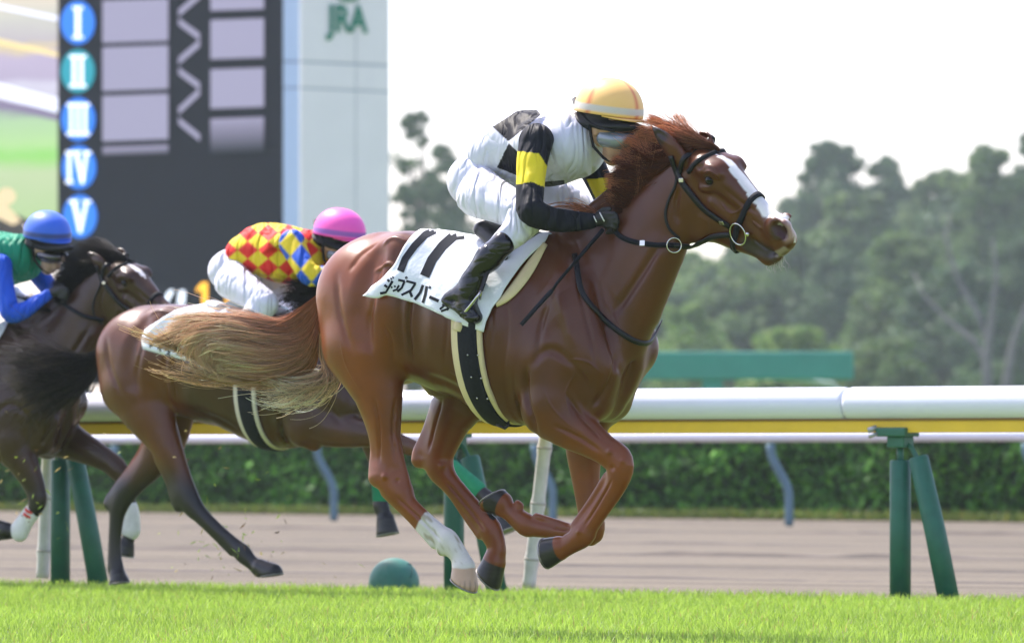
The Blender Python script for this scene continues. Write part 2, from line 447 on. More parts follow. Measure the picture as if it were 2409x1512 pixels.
def laid(name, bvh, pts, width, off, thick, mt, parent, n=40, sm=3):
    """strap along a visible line over a surface"""
    pp = resample(np.array([(x, y, 0) for x, y in pts], float), n); P = []; N = []
    for x, y, _ in pp:
        h = hit(bvh, x, y, off)
        if h is None: continue
        P.append(h[0]); N.append(h[1])
    for _ in range(sm):
        P = [P[0]]+[(P[i-1]+P[i]*2+P[i+1])/4 for i in range(1, len(P)-1)]+[P[-1]]
        N = [N[0]]+[(N[i-1]+N[i]+N[i+1]).normalized() for i in range(1, len(N)-1)]+[N[-1]]
    return band(name, P, N, width, thick, mt, parent)
def laid_sheet(bvh, left, right, nr, nc, off, fr=None):
    """grid of points on the surface between two edge lines; returns points and normals (rows from the top)"""
    Lp = resample(np.array([(x, y, 0) for x, y in left], float), nr); Rp = resample(np.array([(x, y, 0) for x, y in right], float), nr)
    G = np.zeros((nr, nc, 3)); NN = np.zeros((nr, nc, 3))
    for i in range(nr):
        for j in range(nc):
            f = j/(nc-1); x = Lp[i][0]*(1-f)+Rp[i][0]*f; y = Lp[i][1]*(1-f)+Rp[i][1]*f
            h = hit(bvh, x, y, off)
            if h is None:
                p = Vector(fr.w(x, y, .02)); q = bvh.find_nearest(p); h = (q[0]+Vector((0, 0, 1))*off, Vector((0, 0, 1)))
            G[i, j] = h[0]; NN[i, j] = h[1]
    return G, NN
def sheet_obj(name, G, mt, parent, thick=.004, smooth=True, col=None):
    nr, nc = G.shape[:2]; f = [(i*nc+j, i*nc+j+1, (i+1)*nc+j+1, (i+1)*nc+j) for i in range(nr-1) for j in range(nc-1)]
    o = obj(name, G.reshape(-1, 3), np.array(f), mt, parent, smooth, col)
    sd = o.modifiers.new('solid', 'SOLIDIFY'); sd.thickness = thick; sd.offset = 0
    return o
def smooth_grid(G, n):
    for _ in range(n):
        H = G.copy(); H[1:-1] = (G[:-2]+2*G[1:-1]+G[2:])/4; G = H; H = G.copy(); H[:, 1:-1] = (G[:, :-2]+2*G[:, 1:-1]+G[:, 2:])/4; G = H
    return G
def marks(name, bvh, strokes, mt, parent, off=.002, T=None):
    """printed strokes: list of (points in px, width in px) laid on the cloth"""
    mb = MB()
    for pts, wpx in strokes:
        if T: q = [T(x, y, wpx) for x, y in pts]; pts = [(a, b) for a, b, _ in q]; wpx = q[0][2]
        pts = np.array(pts, float); m = 10
        L = np.r_[0, np.cumsum(np.linalg.norm(np.diff(pts, axis=0), axis=1))]; tt = np.linspace(0, L[-1], m*(len(pts)-1)+1)
        pp = np.stack([np.interp(tt, L, pts[:, k]) for k in (0, 1)], 1); tg = np.gradient(pp, axis=0); tg /= np.linalg.norm(tg, axis=1, keepdims=True)
        nn = np.stack([-tg[:, 1], tg[:, 0]], 1); v = []; rows = []
        for p, q in zip(pp, nn):
            r = []
            for sft in (-.5, -.17, .17, .5):
                h = hit(bvh, p[0]+q[0]*wpx*sft, p[1]+q[1]*wpx*sft, off)
                r.append(h[0] if h else None)
            rows.append(r)
        for i in range(len(rows)-1):
            for k in range(3):
                c = [rows[i][k], rows[i][k+1], rows[i+1][k+1], rows[i+1][k]]
                if all(x is not None for x in c): mb.add(c, [(0, 1, 2, 3)])
    return mb.build(name, mt, parent, smooth=True)
def torus(name, c, nrm, R, r, mt, parent, n=32, squash=1.0):
    c = Vector(c); z = Vector(nrm).normalized(); x = z.orthogonal().normalized(); y = z.cross(x)
    mb = MB(); pts = [c+x*R*math.cos(2*math.pi*k/n)+y*R*squash*math.sin(2*math.pi*k/n) for k in range(n+1)]
    mb.tube(pts, r, 8, cap=False); return mb.build(name, mt, parent, smooth=True)
# ------------------------------------------------------------------ the ground
def sheet(name, pts, z, m):
    o = obj(name, [(x, y, z) for x, y in pts], [tuple(range(len(pts)))], m, smooth=False); return tag(o, kind='structure')
def line_pt(P0, dirv, nor, t, off): return P0+dirv*t+nor*off
RA, RB = np.array([-2.46, 31.9]), np.array([2.27, 28.6])            # the running rail, seen from above
RDIR = (RB-RA)/np.linalg.norm(RB-RA); RNOR = np.array([-RDIR[1], RDIR[0]]); RNOR *= -np.sign(RNOR[1])  # towards the camera
HA, HB = np.array([-6.72, 77.0]), np.array([5.55, 63.7]); HDIR = (HB-HA)/np.linalg.norm(HB-HA); HNOR = np.array([-HDIR[1], HDIR[0]]); HNOR *= -np.sign(HNOR[1])
RP = lambda t, off: RA+RDIR*t+RNOR*off
HP = lambda t, off: HA+HDIR*t+HNOR*off

grass_soil = mat('turf_soil', (.11, .17, .03), rough=.95, var=.4, nscale=6, bumpy=.6, bscale=40, bdist=.02)
far_grass = mat('infield_grass', (.10, .17, .04), rough=.9, var=.35, nscale=.8, bumpy=.5, bscale=10, bdist=.05)
dirt_m, nt, b = new_mat('raked_dirt')
b.inputs['Roughness'].default_value = .95
tc = nt.nodes.new('ShaderNodeTexCoord'); mp = nt.nodes.new('ShaderNodeMapping'); mp.vector_type = 'TEXTURE'
mp.inputs['Rotation'].default_value = (0, 0, math.atan2(RDIR[1], RDIR[0])); mp.inputs['Scale'].default_value = (9, .55, 1)
n1 = nt.nodes.new('ShaderNodeTexNoise'); n1.inputs['Scale'].default_value = 1.4; n1.inputs['Detail'].default_value = 5; n1.inputs['Roughness'].default_value = .65
nt.links.new(tc.outputs['Object'], mp.inputs[0]); nt.links.new(mp.outputs[0], n1.inputs['Vector'])
r1 = ramp(nt, n1.outputs['Fac'], [(.33, (.105, .088, .064)), (.41, (.160, .134, .098)), (.58, (.205, .172, .126)), (.8, (.26, .22, .165))])
mpb = nt.nodes.new('ShaderNodeMapping'); mpb.vector_type = 'TEXTURE'; mpb.inputs['Rotation'].default_value = (0, 0, math.atan2(RDIR[1], RDIR[0])); mpb.inputs['Scale'].default_value = (30, 1.5, 1)
nb = nt.nodes.new('ShaderNodeTexNoise'); nb.inputs['Scale'].default_value = 1.0; nb.inputs['Detail'].default_value = 2.5
nt.links.new(tc.outputs['Object'], mpb.inputs[0]); nt.links.new(mpb.outputs[0], nb.inputs['Vector'])
rb = ramp(nt, nb.outputs['Fac'], [(.0, (1, 1, 1)), (.465, (1, 1, 1)), (.487, (.42, .40, .38)), (.505, (1.0, 1.0, 1.0)), (.575, (1, 1, 1)), (.592, (.5, .48, .46)), (.605, (1, 1, 1))])  # narrow dark stripes: shade of harrow ridges put into the colour
mb_ = nt.nodes.new('ShaderNodeMix'); mb_.data_type = 'RGBA'; mb_.blend_type = 'MULTIPLY'; mb_.inputs[0].default_value = 1; nt.links.new(r1.outputs[0], mb_.inputs[6]); nt.links.new(rb.outputs[0], mb_.inputs[7])
n2 = noise_node(nt, 14, 8, .85); r2 = ramp(nt, n2.outputs['Fac'], [(.3, (.6, .59, .57)), (.7, (1.22, 1.22, 1.22))])
mx = nt.nodes.new('ShaderNodeMix'); mx.data_type = 'RGBA'; mx.blend_type = 'MULTIPLY'; mx.inputs[0].default_value = 1
nt.links.new(mb_.outputs[2], mx.inputs[6]); nt.links.new(r2.outputs[0], mx.inputs[7]); nt.links.new(mx.outputs[2], b.inputs['Base Color'])
n3 = noise_node(nt, 9, 6, .75); bump(nt, b, n3.outputs['Fac'], .8, .06)

sheet('ground', [(-900, -60), (900, -60), (900, 2200), (-900, 2200)], -.12, far_grass)
a = RP(-60, -.12); b_ = RP(80, -.12); c = HP(90, 1.0); d = HP(-90, 1.0)
sheet('dirt_track', [tuple(RP(-60, .3)), tuple(RP(80, .3)), tuple(HP(90, .40)), tuple(HP(-90, .40))], -.055, dirt_m)
sheet('turf_track', [tuple(RP(-60, -.10)), tuple(RP(-60, 60)), tuple(RP(80, 60)), tuple(RP(80, -.10))], -.045, grass_soil)
sheet('verge', [tuple(HP(-90, .42)), tuple(HP(90, .42)), tuple(HP(90, -60)), tuple(HP(-90, -60))], -.045, far_grass)

# low harrow ridges left along the dirt track
rut_m = mat('shaded_ridge_dirt', (.075, .060, .048), rough=.95, var=.4, nscale=2, bumpy=.6, bscale=12, bdist=.03)  # dirt darkened to paint in the shade on the ridges' near faces
rg_ = np.random.default_rng(3); rv = []; rf = []
for yy, hh in ((1249, .030), (1276, .016), (1303, .030), (1331, .014), (1226, .02), (1356, .012)):
    dd = .715*FPX/(yy-HOR); P0 = np.array([(1300-CX)/FPX*dd, dd]); off = (P0-RA) @ RNOR; t0 = (P0-RA) @ RDIR; k0 = len(rv)
    ts = np.linspace(-30, 30, 300); w1 = .05*np.sin(ts*.9+yy)+.03*np.sin(ts*2.3+yy*2); hv = hh*(.55+.45*np.sin(ts*1.3+yy)*np.sin(ts*.37+2*yy)+.25*rg_.normal(size=300))
    for i, t in enumerate(ts):
        for o_, z_ in ((.16, 0), (.05, 1), (-.06, .9), (-.3, 0)):
            p = RP(t0+t, off+o_+w1[i]); rv.append((p[0], p[1], -.056+max(0, hv[i])*z_))
        if i: rf += [(k0+4*(i-1)+j, k0+4*(i-1)+j+1, k0+4*i+j+1, k0+4*i+j) for j in range(3)]
tag(obj('dirt_ridges', rv, rf, rut_m, smooth=True), kind='structure')

grass_m = attr_mat('grass_blade', rough=.5, var=.12, nscale=1.2, bumpy=0, spec=.3, trans=.45)
def blades(name, P, h0, h1, wd, c0, c1, lean, seed, z0=-.05):
    rg = np.random.default_rng(seed); n = len(P); h = rg.uniform(h0, h1, n); a = rg.uniform(0, 6.28, n); l = rg.normal(0, lean, (n, 2))*h[:, None]
    w2 = np.stack([np.cos(a), np.sin(a)], 1)*wd*rg.uniform(.6, 1.4, n)[:, None]
    B0 = np.c_[P, np.full(n, z0)]; V = np.zeros((n, 5, 3))
    V[:, 0, :2] = P-w2; V[:, 1, :2] = P+w2; V[:, :2, 2] = z0
    V[:, 2, :2] = P+l*.4+w2*.8; V[:, 3, :2] = P+l*.4-w2*.8; V[:, 2:4, 2] = (z0+h*.6)[:, None]
    V[:, 4, :2] = P+l; V[:, 4, 2] = z0+h
    i = np.arange(n)*5
    F3 = np.concatenate([np.stack([i, i+1, i+2], 1), np.stack([i, i+2, i+3], 1), np.stack([i+3, i+2, i+4], 1)])
    f = rg.random(n)[:, None]; patch = (.5+.5*vnoise(np.c_[P, P[:, :1]*0], 1.1, 4))[:, None]
    col = np.array(c0)*(1-f)+np.array(c1)*f; col = col*(.80+.35*patch)
    dry = rg.random(n) < .04; col[dry] = (.42, .36, .12)
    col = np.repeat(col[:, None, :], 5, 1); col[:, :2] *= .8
    return obj(name, V.reshape(-1, 3), F3, grass_m, None, False, col.reshape(-1, 3))
NB = 290000
t_ = rng.uniform(-1.8, 12.5, NB); o_ = rng.uniform(0, 1, NB)**1.0*12.5-.12
P_ = RA+np.outer(t_, RDIR)+np.outer(o_, RNOR)
keep = (P_[:, 1] > 19.6) & (np.abs(P_[:, 0]) < P_[:, 1]*.0873+.9); P_ = P_[keep]
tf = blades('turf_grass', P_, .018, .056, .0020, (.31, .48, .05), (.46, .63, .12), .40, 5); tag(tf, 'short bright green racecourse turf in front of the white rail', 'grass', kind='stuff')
tv = rng.uniform(-3, 22, 9000); ov = rng.uniform(.25, .45, 9000)
vg = blades('verge_grass', HA+np.outer(tv, HDIR)+np.outer(ov, HNOR), .04, .14, .008, (.10, .16, .03), (.20, .25, .06), .6, 6); tag(vg, 'ragged yellowish grass along the foot of the hedge', 'grass', kind='stuff')

# ------------------------------------------------------------------ the near rail
rail_white = mat('rail_white', (.80, .81, .92), rough=.35, var=.03, nscale=3, coat=.2)
rail_yellow = mat('rail_yellow', (.88, .56, .03), rough=.45, var=.06, nscale=6)
pad_green = mat('padded_green', (.018, .125, .085), rough=.5, var=.15, nscale=14, bumpy=.3, bscale=18, bdist=.006)
paint_green = mat('painted_green', (.03, .14, .09), rough=.5, var=.15, nscale=20, metal=0)
galv = mat('galvanised', (.45, .45, .45), rough=.5, metal=.8)
V3 = lambda p, z: Vector((p[0], p[1], z))
def t_at(px):        # distance along the rail seen at that pixel column
    k = (px-CX)/FPX; return (k*RA[1]-RA[0])/(RDIR[0]-k*RDIR[1])
rail = empty('running_rail', V3(RP(3, 0), 0)); tag(rail, 'white tubular running rail with yellow underside on padded green posts', 'rail')
t1 = t_at(1998)
for (ta, tb) in ((-14, t1-6.01), (t1-6.0, t1-.004), (t1+.004, t1+6.0), (t1+6.01, 30)):
    mb = MB(); mb.tube([V3(RP(ta, 0), .915), V3(RP(ta, 0)+RDIR*.02, .915), V3(RP(tb, 0)-RDIR*.02, .915), V3(RP(tb, 0), .915)], [.080, .085, .085, .080], 28)
    mb.build('rail_tube', rail_white, rail, smooth=True)
M_ = Matrix.Rotation(math.atan2(RDIR[1], RDIR[0]), 4, 'Z'); M_.translation = V3(RA, 0)
mb = MB(); mb.box(-14, 30, -.045, .035, .775, .838, M_); mb.build('rail_beam', rail_yellow, rail)
mb = MB(); mb.box(-14, 30, -.052, .040, .832, .843, M_); mb.build('rail_beam_edge', mat('beam_dark_edge', (.25, .13, .01), rough=.6), rail)
for px in (142, 1068, 2118, 3060, -790):
    t = t_at(px); p = RP(t, 0)
    mb = MB(); mb.box(t-.10, t+.07, -.075, .07, .755, .80, M_); mb.box(t-.05, t+.05, -.05, .05, .70, .757, M_); br = mb.build('bracket', paint_green, rail, bevel=.008)
    mb = MB(); mb.tube([V3(RP(t-.10, .06), .80), V3(RP(t-.13, .09), .785)], .014, 8); mb.tube([V3(RP(t-.09, .07), .77), V3(RP(t-.12, .10), .755)], .010, 8); mb.build('bolt', galv, br, smooth=True)
    mb = MB(); mb.tube([V3(RP(t, .0), .72), V3(RP(t, .0), .60)], .017, 10); mb.tube([V3(RP(t+.02, .0), .73), V3(RP(t+.065, .0), .70), V3(RP(t+.10, .0), .64), V3(RP(t+.11, 0), .61)], .013, 8); mb.build('post_core', paint_green, rail, smooth=True)
    mb = MB(); mb.tube([V3(p, .64), V3(p, .632), V3(p, .3), V3(p, -.04)], [.046, .052, .053, .053], 18); mb.build('padded_post', pad_green, rail, smooth=True)
    mb = MB(); mb.tube([V3(RP(t+.115, .02), .655), V3(RP(t+.118, .02), .645), V3(RP(t+.215, .03), .30), V3(RP(t+.30, .04), -.04)], [.044, .050, .053, .054], 18); mb.build('padded_brace', pad_green, rail, smooth=True)

pole_m = mat('white_pole', (.62, .61, .58), rough=.55, var=.18, nscale=14, bumpy=.3, bscale=30, bdist=.003)
def pole(p0, p1, off, label):
    d0 = rail_depth_(p0[0], off); a = Vector(at(*p0, d0)); b = Vector(at(*p1, rail_depth_(p1[0], off)))
    r = empty('white_pole', (a.x, a.y, 0)); tag(r, label, 'pole', 'leaning white poles')
    pts = [a.lerp(b, i/24) for i in range(25)]; rr = [.036*(1.16 if i % 8 == 4 else 1) for i in range(25)]
    mb = MB(); mb.tube(pts, rr, 12); mb.build('shaft', pole_m, r, smooth=True)
    for i in (4, 12, 20): 
        mb = MB(); q = a.lerp(b, i/24); q2 = a.lerp(b, (i+.35)/24); mb.tube([q, q2], .042, 12); mb.build('collar', mat('pole_collar', (.42, .40, .36), rough=.7), r, smooth=True)
def rail_depth_(px, off):
    A = RA+RNOR*off; k = (px-CX)/FPX
    t = (k*A[1]-A[0])/(RDIR[0]-k*RDIR[1]); return A[1]+t*RDIR[1]
pole((1244, 1382), (1288, 990), -.16, 'scuffed white pole leaning under the rail beside the galloping chestnut')
pole((100, 1359), (118, 990), -.16, 'scuffed white pole standing next to the leftmost green padded post')
ballm = mat('green_rubber', (.05, .20, .155), rough=.55, var=.2, nscale=10, bumpy=.2, bscale=60, bdist=.002)
db = rail_depth_(927, -.03); cb = Vector(at(927, 1371, db)); mb = MB(); mb.ball(cb, .133, 20)
dome = mb.build('rubber_dome', ballm, None, smooth=True); tag(dome, 'round green rubber dome half sunk in the turf edge', 'dome')
mb = MB(); mb.tube([cb+Vector((math.sin(a)*.1345*.75, -.1345*.66*math.cos(a*.0)*1, math.cos(a)*.1345*.75)) if False else cb+Vector((math.cos(a)*.06+math.sin(a)*.09, -abs(math.cos(a))*.08-.02, math.sin(a)*.10)).normalized()*.1345 for a in np.linspace(.3, 1.9, 16)], .002, 5); mb.build('seam', mat('seam_dark', (.03, .12, .10), rough=.7), dome, smooth=True)

# ------------------------------------------------------------------ far rail, hedge
FA, FB = np.array([-1.87, 61.6]), np.array([2.69, 57.0]); FD = (FB-FA)/np.linalg.norm(FB-FA); FN = np.array([-FD[1], FD[0]]); FN *= -np.sign(FN[1])
FPt = lambda t, off: FA+FD*t+FN*off
blue_pipe = mat('blue_grey_pipe', (.10, .19, .24), rough=.45, var=.1, nscale=5)
fr_ = empty('far_rail', V3(FPt(0, 0), 0)); tag(fr_, 'far white rail on curved blue grey posts in front of the hedge', 'rail')
mb = MB(); mb.tube([V3(FPt(-40, 0), .855), V3(FPt(40, 0), .855)], .055, 16); mb.build('rail_tube', rail_white, fr_, smooth=True)
for i in range(-6, 9):
    t = i*3.24; pts = []
    for s_ in np.linspace(0, 1, 14):
        z = -.02+.80*s_; bend = .22*(1-math.cos(math.pi*min(1, max(0, (s_-.35)/.6))))/2
        pts.append(V3(FPt(t-bend*.55, bend*.6), z))
    mb = MB(); mb.tube(pts, .043, 12); mb.build('curved_post', blue_pipe, fr_, smooth=True)

leaf_m = attr_mat('leaf', rough=.6, var=.15, nscale=1.5, bumpy=0, spec=.25, trans=.3)
def leaves(name, P, N, size, cols, seed, parent=None, tilt=.8):
    rg = np.random.default_rng(seed); n = len(P); N = N+rg.normal(0, tilt, (n, 3)); N /= np.linalg.norm(N, axis=1, keepdims=True)
    A = np.cross(N, rg.normal(size=(n, 3))); A /= np.linalg.norm(A, axis=1, keepdims=True); B_ = np.cross(N, A); s_ = (size*rg.uniform(.6, 1.4, n))[:, None]
    V = np.stack([P-A*s_, P+B_*s_*.55, P+A*s_, P-B_*s_*.55], 1).reshape(-1, 3); F_ = np.arange(4*n).reshape(-1, 4)
    cols = np.array(cols); c = cols[rg.integers(0, len(cols), n)]*rg.uniform(.75, 1.3, (n, 1))
    cl = (1+.35*vnoise(P, 1.6/max(size*6, .3), seed))[:, None]; c = c*cl
    return obj(name, V, F_, leaf_m, parent, False, np.repeat(c, 4, 0))
nh = 72000; th = rng.uniform(-12, 34, nh); face = rng.random(nh)
oh = np.where(face < .7, -.0-np.abs(rng.normal(0, .07, nh)), rng.uniform(-.9, 0, nh)); zh = np.where(face < .7, rng.uniform(-.04, 1.17, nh), 1.15+rng.normal(0, .04, nh))
bulge = .13*vnoise(np.c_[th, zh*1.5, th*0], 2.2, 9)+.09*vnoise(np.c_[th, zh*1.5, th*0], 6, 10)
Ph = HA+np.outer(th, HDIR)+HNOR*(oh+bulge)[:, None]; Ph = np.c_[Ph, zh+bulge*.3]
Nh = np.where((face < .7)[:, None], np.r_[HNOR, .35], np.array([0, 0, 1.0]))
hg = empty('hedge', V3(HP(5, -.5), 0)); tag(hg, 'long clipped dark green hedge behind the dirt track', 'hedge')
leaves('foliage', Ph, Nh, .055, [(.035, .13, .012), (.06, .20, .02), (.12, .32, .035), (.02, .07, .01)], 3, hg)
MH = Matrix.Rotation(math.atan2(HDIR[1], HDIR[0]), 4, 'Z'); MH.translation = V3(HA, 0); sgn = 1 if (MH.to_3x3() @ Vector((0, 1, 0))).y < 0 else -1
mb = MB(); ys = sorted([-.22*sgn*1.0, -.9*sgn]); mb.box(-12, 34, ys[0], ys[1], -.1, 1.02, MH); mb.build('dark_core', mat('hedge_inner', (.012, .022, .008), rough=1, var=.5, nscale=12), hg)  # plain dark box behind the leaves, darkening the gaps
yl = mat('yellow_petals', (.8, .62, .02), rough=.7); f_p = at(682, 1166, 73.0)
fl = empty('yellow_flower', (f_p[0], f_p[1], -.05)); tag(fl, 'single yellow flower on a stalk at the foot of the hedge', 'flower')
mb = MB(); mb.tube([(f_p[0], f_p[1], -.05), (f_p[0]+.01, f_p[1], f_p[2])], .016, 6); mb.build('stalk', mat('flower_stalk', (.20, .28, .04), rough=.8), fl)
mb = MB()
for i in range(7):
    a = i*.9; mb.ball(Vector((f_p[0]+.035*math.cos(a), f_p[1]-.01*i % 3, f_p[2]+.028*math.sin(a))), .022, 6, (1, .6, .7))
mb.build('petals', yl, fl, smooth=True)

# ------------------------------------------------------------------ trees
bark = mat('bark', (.20, .17, .14), rough=.95, var=.3, nscale=6, bumpy=.6, bscale=12, bdist=.03)
pale_bark = mat('pale_bark', (.15, .14, .145), rough=.95, var=.25, nscale=3, bumpy=.5, bscale=8, bdist=.04)
GREEN = {'dark': [(.075, .135, .055), (.105, .18, .07), (.055, .105, .05)], 'mid': [(.11, .185, .05), (.16, .25, .065), (.075, .135, .05)],
         'light': [(.16, .28, .05), (.24, .34, .07), (.10, .20, .05)]}
def tree(px, top, wpx, depth, label, kind='dark', ntr=3, dens=1.0, base_y=None, gap=.0, seed=0, bm=None, cat='tree', low=.06, limbs=True):
    rg = np.random.default_rng(seed+100); P0 = at(px, HOR, depth); x, y = P0[0], P0[1]; sc = depth/FPX
    H = CAMH+(HOR-top)*sc; W = wpx*sc/2
    r = empty('tree' if cat == 'tree' else 'bush', (x, y, -.1)); tag(r, label, cat, 'trees and bushes behind the racecourse')
    nc = int(95*dens)+6; cs = []
    for i in range(nc):
        f = rg.uniform(low, 1); ang = rg.uniform(0, 6.28); prof = math.sin(math.pi*min(.93, max(.12, (f-low)/(1-low)*.86+.10)))**.7
        rad = W*prof*math.sqrt(rg.uniform(0.02, 1)); c = np.array([x+rad*math.cos(ang), y+rad*math.sin(ang), H*f])
        cs.append((c, W*rg.uniform(.16, .36)*(1-.4*max(0, f-.75)/.25)))
    cs[0] = (np.array([x, y, H-W*.28]), W*.3)
    N_ = []; P_ = []
    per = int(150*dens)
    for c, rr in cs:
        v = rg.normal(size=(per, 3)); v /= np.linalg.norm(v, axis=1, keepdims=True); q = c+v*rr*np.array([1, 1, .78])*rg.uniform(.55, 1.08, (per, 1))
        P_.append(q); N_.append(v+np.array([0, 0, .4]))
    P_ = np.concatenate(P_); N_ = np.concatenate(N_); k_ = (P_[:, 2] > .05) & (P_[:, 2] < H*1.02)
    leaves('crown', P_[k_], N_[k_], max(.09, W*.055), GREEN[kind], seed, r)
    m = bm or bark; h0 = H*.45; mb = MB(); R0 = max(.08, H*.022)
    mb.tube([(x, y, -.1), (x+rg.normal(0, .08)*H*.1, y, h0*.5), (x+rg.normal(0, .2), y, h0), (x+rg.normal(0, .4), y, H*.86)], [R0*1.25, R0, R0*.8, R0*.2], 9)
    if limbs:
        for i in range(6):
            c, rr = cs[rg.integers(1, len(cs))]; s_ = np.array([x, y, h0*rg.uniform(.5, 1.1)]); mid = (s_+c)/2+np.array([0, 0, -.08*H]); mb.tube([s_, mid, c], [R0*.55, R0*.35, R0*.12], 7)
    mb.build('trunk', m, r, smooth=True)
    return r
tree(1958, 338, 250, 345, 'tall dark conifer like tree whose pointed top stands highest above the horse nose', 'dark', seed=1, dens=1.5)
tree(2085, 372, 240, 363, 'broad dark tree next to the pointed one, its top a little lower', 'dark', seed=2, dens=1.4)
tree(2205, 404, 230, 345, 'rounded mid green tree in the dip of the treeline', 'mid', seed=3, dens=1.4)
tree(2318, 352, 250, 322, 'large hazy tree above the forked pale trunk', 'mid', seed=4, dens=1.6)
tree(2440, 322, 240, 334, 'very tall dark tree cut by the right edge of the picture', 'dark', seed=5, dens=1.5)
tree(1875, 470, 210, 379, 'dark ragged tree low on the slope at the end of the treeline', 'dark', seed=6, dens=1.3)
tree(1770, 560, 250, 391, 'mid green tree just under the horse nose', 'mid', seed=7, dens=1.3)
tree(1640, 600, 260, 368, 'pale green tree just right of the horse neck', 'light', seed=8, dens=1.3)
tree(1500, 620, 220, 402, 'mid green tree mostly hidden behind the horse neck', 'mid', seed=9)
tree(2130, 560, 330, 276, 'wide mid green tree in the middle of the right hand wood', 'mid', seed=10, dens=1.4)
tree(1960, 600, 260, 288, 'bluish dark tree in front of the pointed tree', 'dark', seed=12, dens=1.4)
tree(2410, 560, 260, 271, 'dark leafy tree low at the right edge', 'dark', seed=13, dens=1.3)
tree(1870, 775, 300, 225, 'low pale green bush above the end of the green gantry', 'light', seed=14, cat='bush', low=.05, limbs=False, dens=.8)
tree(1600, 720, 240, 253, 'low light green bush behind the horse chest', 'light', seed=15, cat='bush', low=.05, limbs=False, dens=.9)
tree(2080, 800, 260, 221, 'low mid green bush left of the forked pale trunk', 'mid', seed=16, cat='bush', low=.05, limbs=False, dens=.8)
tree(2330, 850, 260, 212, 'small dark bush at the foot of the forked pale trunk', 'dark', seed=17, cat='bush', low=.05, limbs=False, dens=.7)
tree(975, 262, 150, 276, 'thin leafed tree showing beside the white pillar', 'dark', seed=21, dens=.8, low=.3)
tree(1045, 335, 180, 288, 'loose dark tree behind the back of the orange capped jockey', 'dark', seed=22, dens=1.2, low=.25)
tree(1085, 480, 140, 299, 'low dark tree behind the croup of the chestnut', 'dark', seed=23, dens=.9, low=.1)
tree(960, 440, 120, 271, 'dense lower tree between the pillar and the chestnut', 'dark', seed=24, dens=1.0, low=.1)
tree(2020, 470, 330, 330, 'far dark tree filling the gap under the pointed top', 'mid', seed=31, dens=1.5)
tree(2260, 470, 340, 335, 'far mid green tree filling the dip of the treeline', 'dark', seed=32, dens=1.5)
tree(2400, 430, 300, 325, 'far dark tree behind the very tall tree at the right edge', 'mid', seed=33, dens=1.4)
tree(1900, 560, 300, 300, 'mid green tree between the dark ragged tree and the pointed tree', 'mid', seed=34, dens=1.4)
tree(1740, 650, 320, 290, 'mid green tree low above the green gantry', 'mid', seed=35, dens=1.4)
tree(2250, 620, 320, 270, 'dark tree directly behind the bare forked trunk', 'dark', seed=36, dens=1.4)
tree(1590, 700, 260, 300, 'dark green tree against the throat of the lead horse', 'dark', seed=37, dens=1.2)
tree(2150, 500, 520, 380, 'widest far tree, a pale wall of leaves behind the wood', 'mid', seed=41, dens=2.2)
tree(2380, 480, 420, 385, 'second wide far tree behind the right hand wood', 'mid', seed=42, dens=2.0)
tree(1820, 600, 420, 370, 'wide far tree under the end of the treeline', 'mid', seed=43, dens=2.0)
tree(1600, 620, 360, 375, 'wide far tree beside the horse throat', 'light', seed=44, dens=1.8)
# pale forked trunk in front of the wood
d_ = 190.0; W_ = lambda x, y, dd=0: at(x, y, d_+dd)
ft = empty('bare_tree', (at(2320, 1072, d_)[0], d_, -.1)); tag(ft, 'pale forked tree trunk with long bare limbs at the right', 'tree', 'trees and bushes behind the racecourse')
mb = MB(); mb.tube([W_(2322,1080), W_(2322,900), W_(2322,830), W_(2335,740), W_(2345,640), W_(2335,560)], [.24,.18,.15,.10,.07,.03], 10); mb.build('trunk', pale_bark, ft, smooth=True)
for pts in ([(2318,850),(2290,800),(2225,750),(2170,690),(2150,640)], [(2330,820),(2300,740),(2250,650),(2225,560),(2235,500)]):
    mb = MB(); mb.tube([W_(x, y, i*.5) for i, (x, y) in enumerate(pts)], [.11,.09,.07,.04,.02], 8); mb.build('limb', pale_bark, ft, smooth=True)
ft2 = empty('bare_tree', (at(2375, 1072, d_)[0], d_, -.1)); tag(ft2, 'second pale trunk leaning right at the right edge of the picture', 'tree', 'trees and bushes behind the racecourse')
mb = MB(); mb.tube([W_(2368,1080), W_(2370,890), W_(2385,800), W_(2425,700), W_(2460,600)], [.21,.17,.12,.08,.03], 10); mb.build('trunk', pale_bark, ft2, smooth=True)

# green gantry beyond the hedge
teal = mat('teal_paint', (.06, .30, .24), rough=.6, var=.1, nscale=2)
G_ = Frame(1700, 862, 90, 6)
ga = empty('green_gantry', tuple(G_.w(1680, 1072, 0)-np.array([0, 0, .7]))); tag(ga, 'green painted beam on a post standing beyond the rail', 'gantry')
def fbox(mb, F, x0, x1, y0, y1, u0, u1):
    v = [F.w(x, y, u) for u in (u0, u1) for (x, y) in ((x0, y0), (x1, y0), (x1, y1), (x0, y1))]
    mb.add(v, [(0,1,2,3),(7,6,5,4),(0,4,5,1),(1,5,6,2),(2,6,7,3),(3,7,4,0)])
mb = MB(); fbox(mb, G_, 1400, 2008, 827, 893, .0, -.25); mb.build('beam', teal, ga, bevel=.03)
mb = MB(); fbox(mb, G_, 1652, 1700, 893, 1085, -.05, -.2); mb.build('post', teal, ga, bevel=.02)
mb = MB(); mb.tube([G_.w(1800, 884, -.3), G_.w(1960, 905, -.3), G_.w(2010, 960, -.3)], .05, 8); mb.build('strut', mat('pale_strut', (.45, .55, .55), rough=.6), ga)

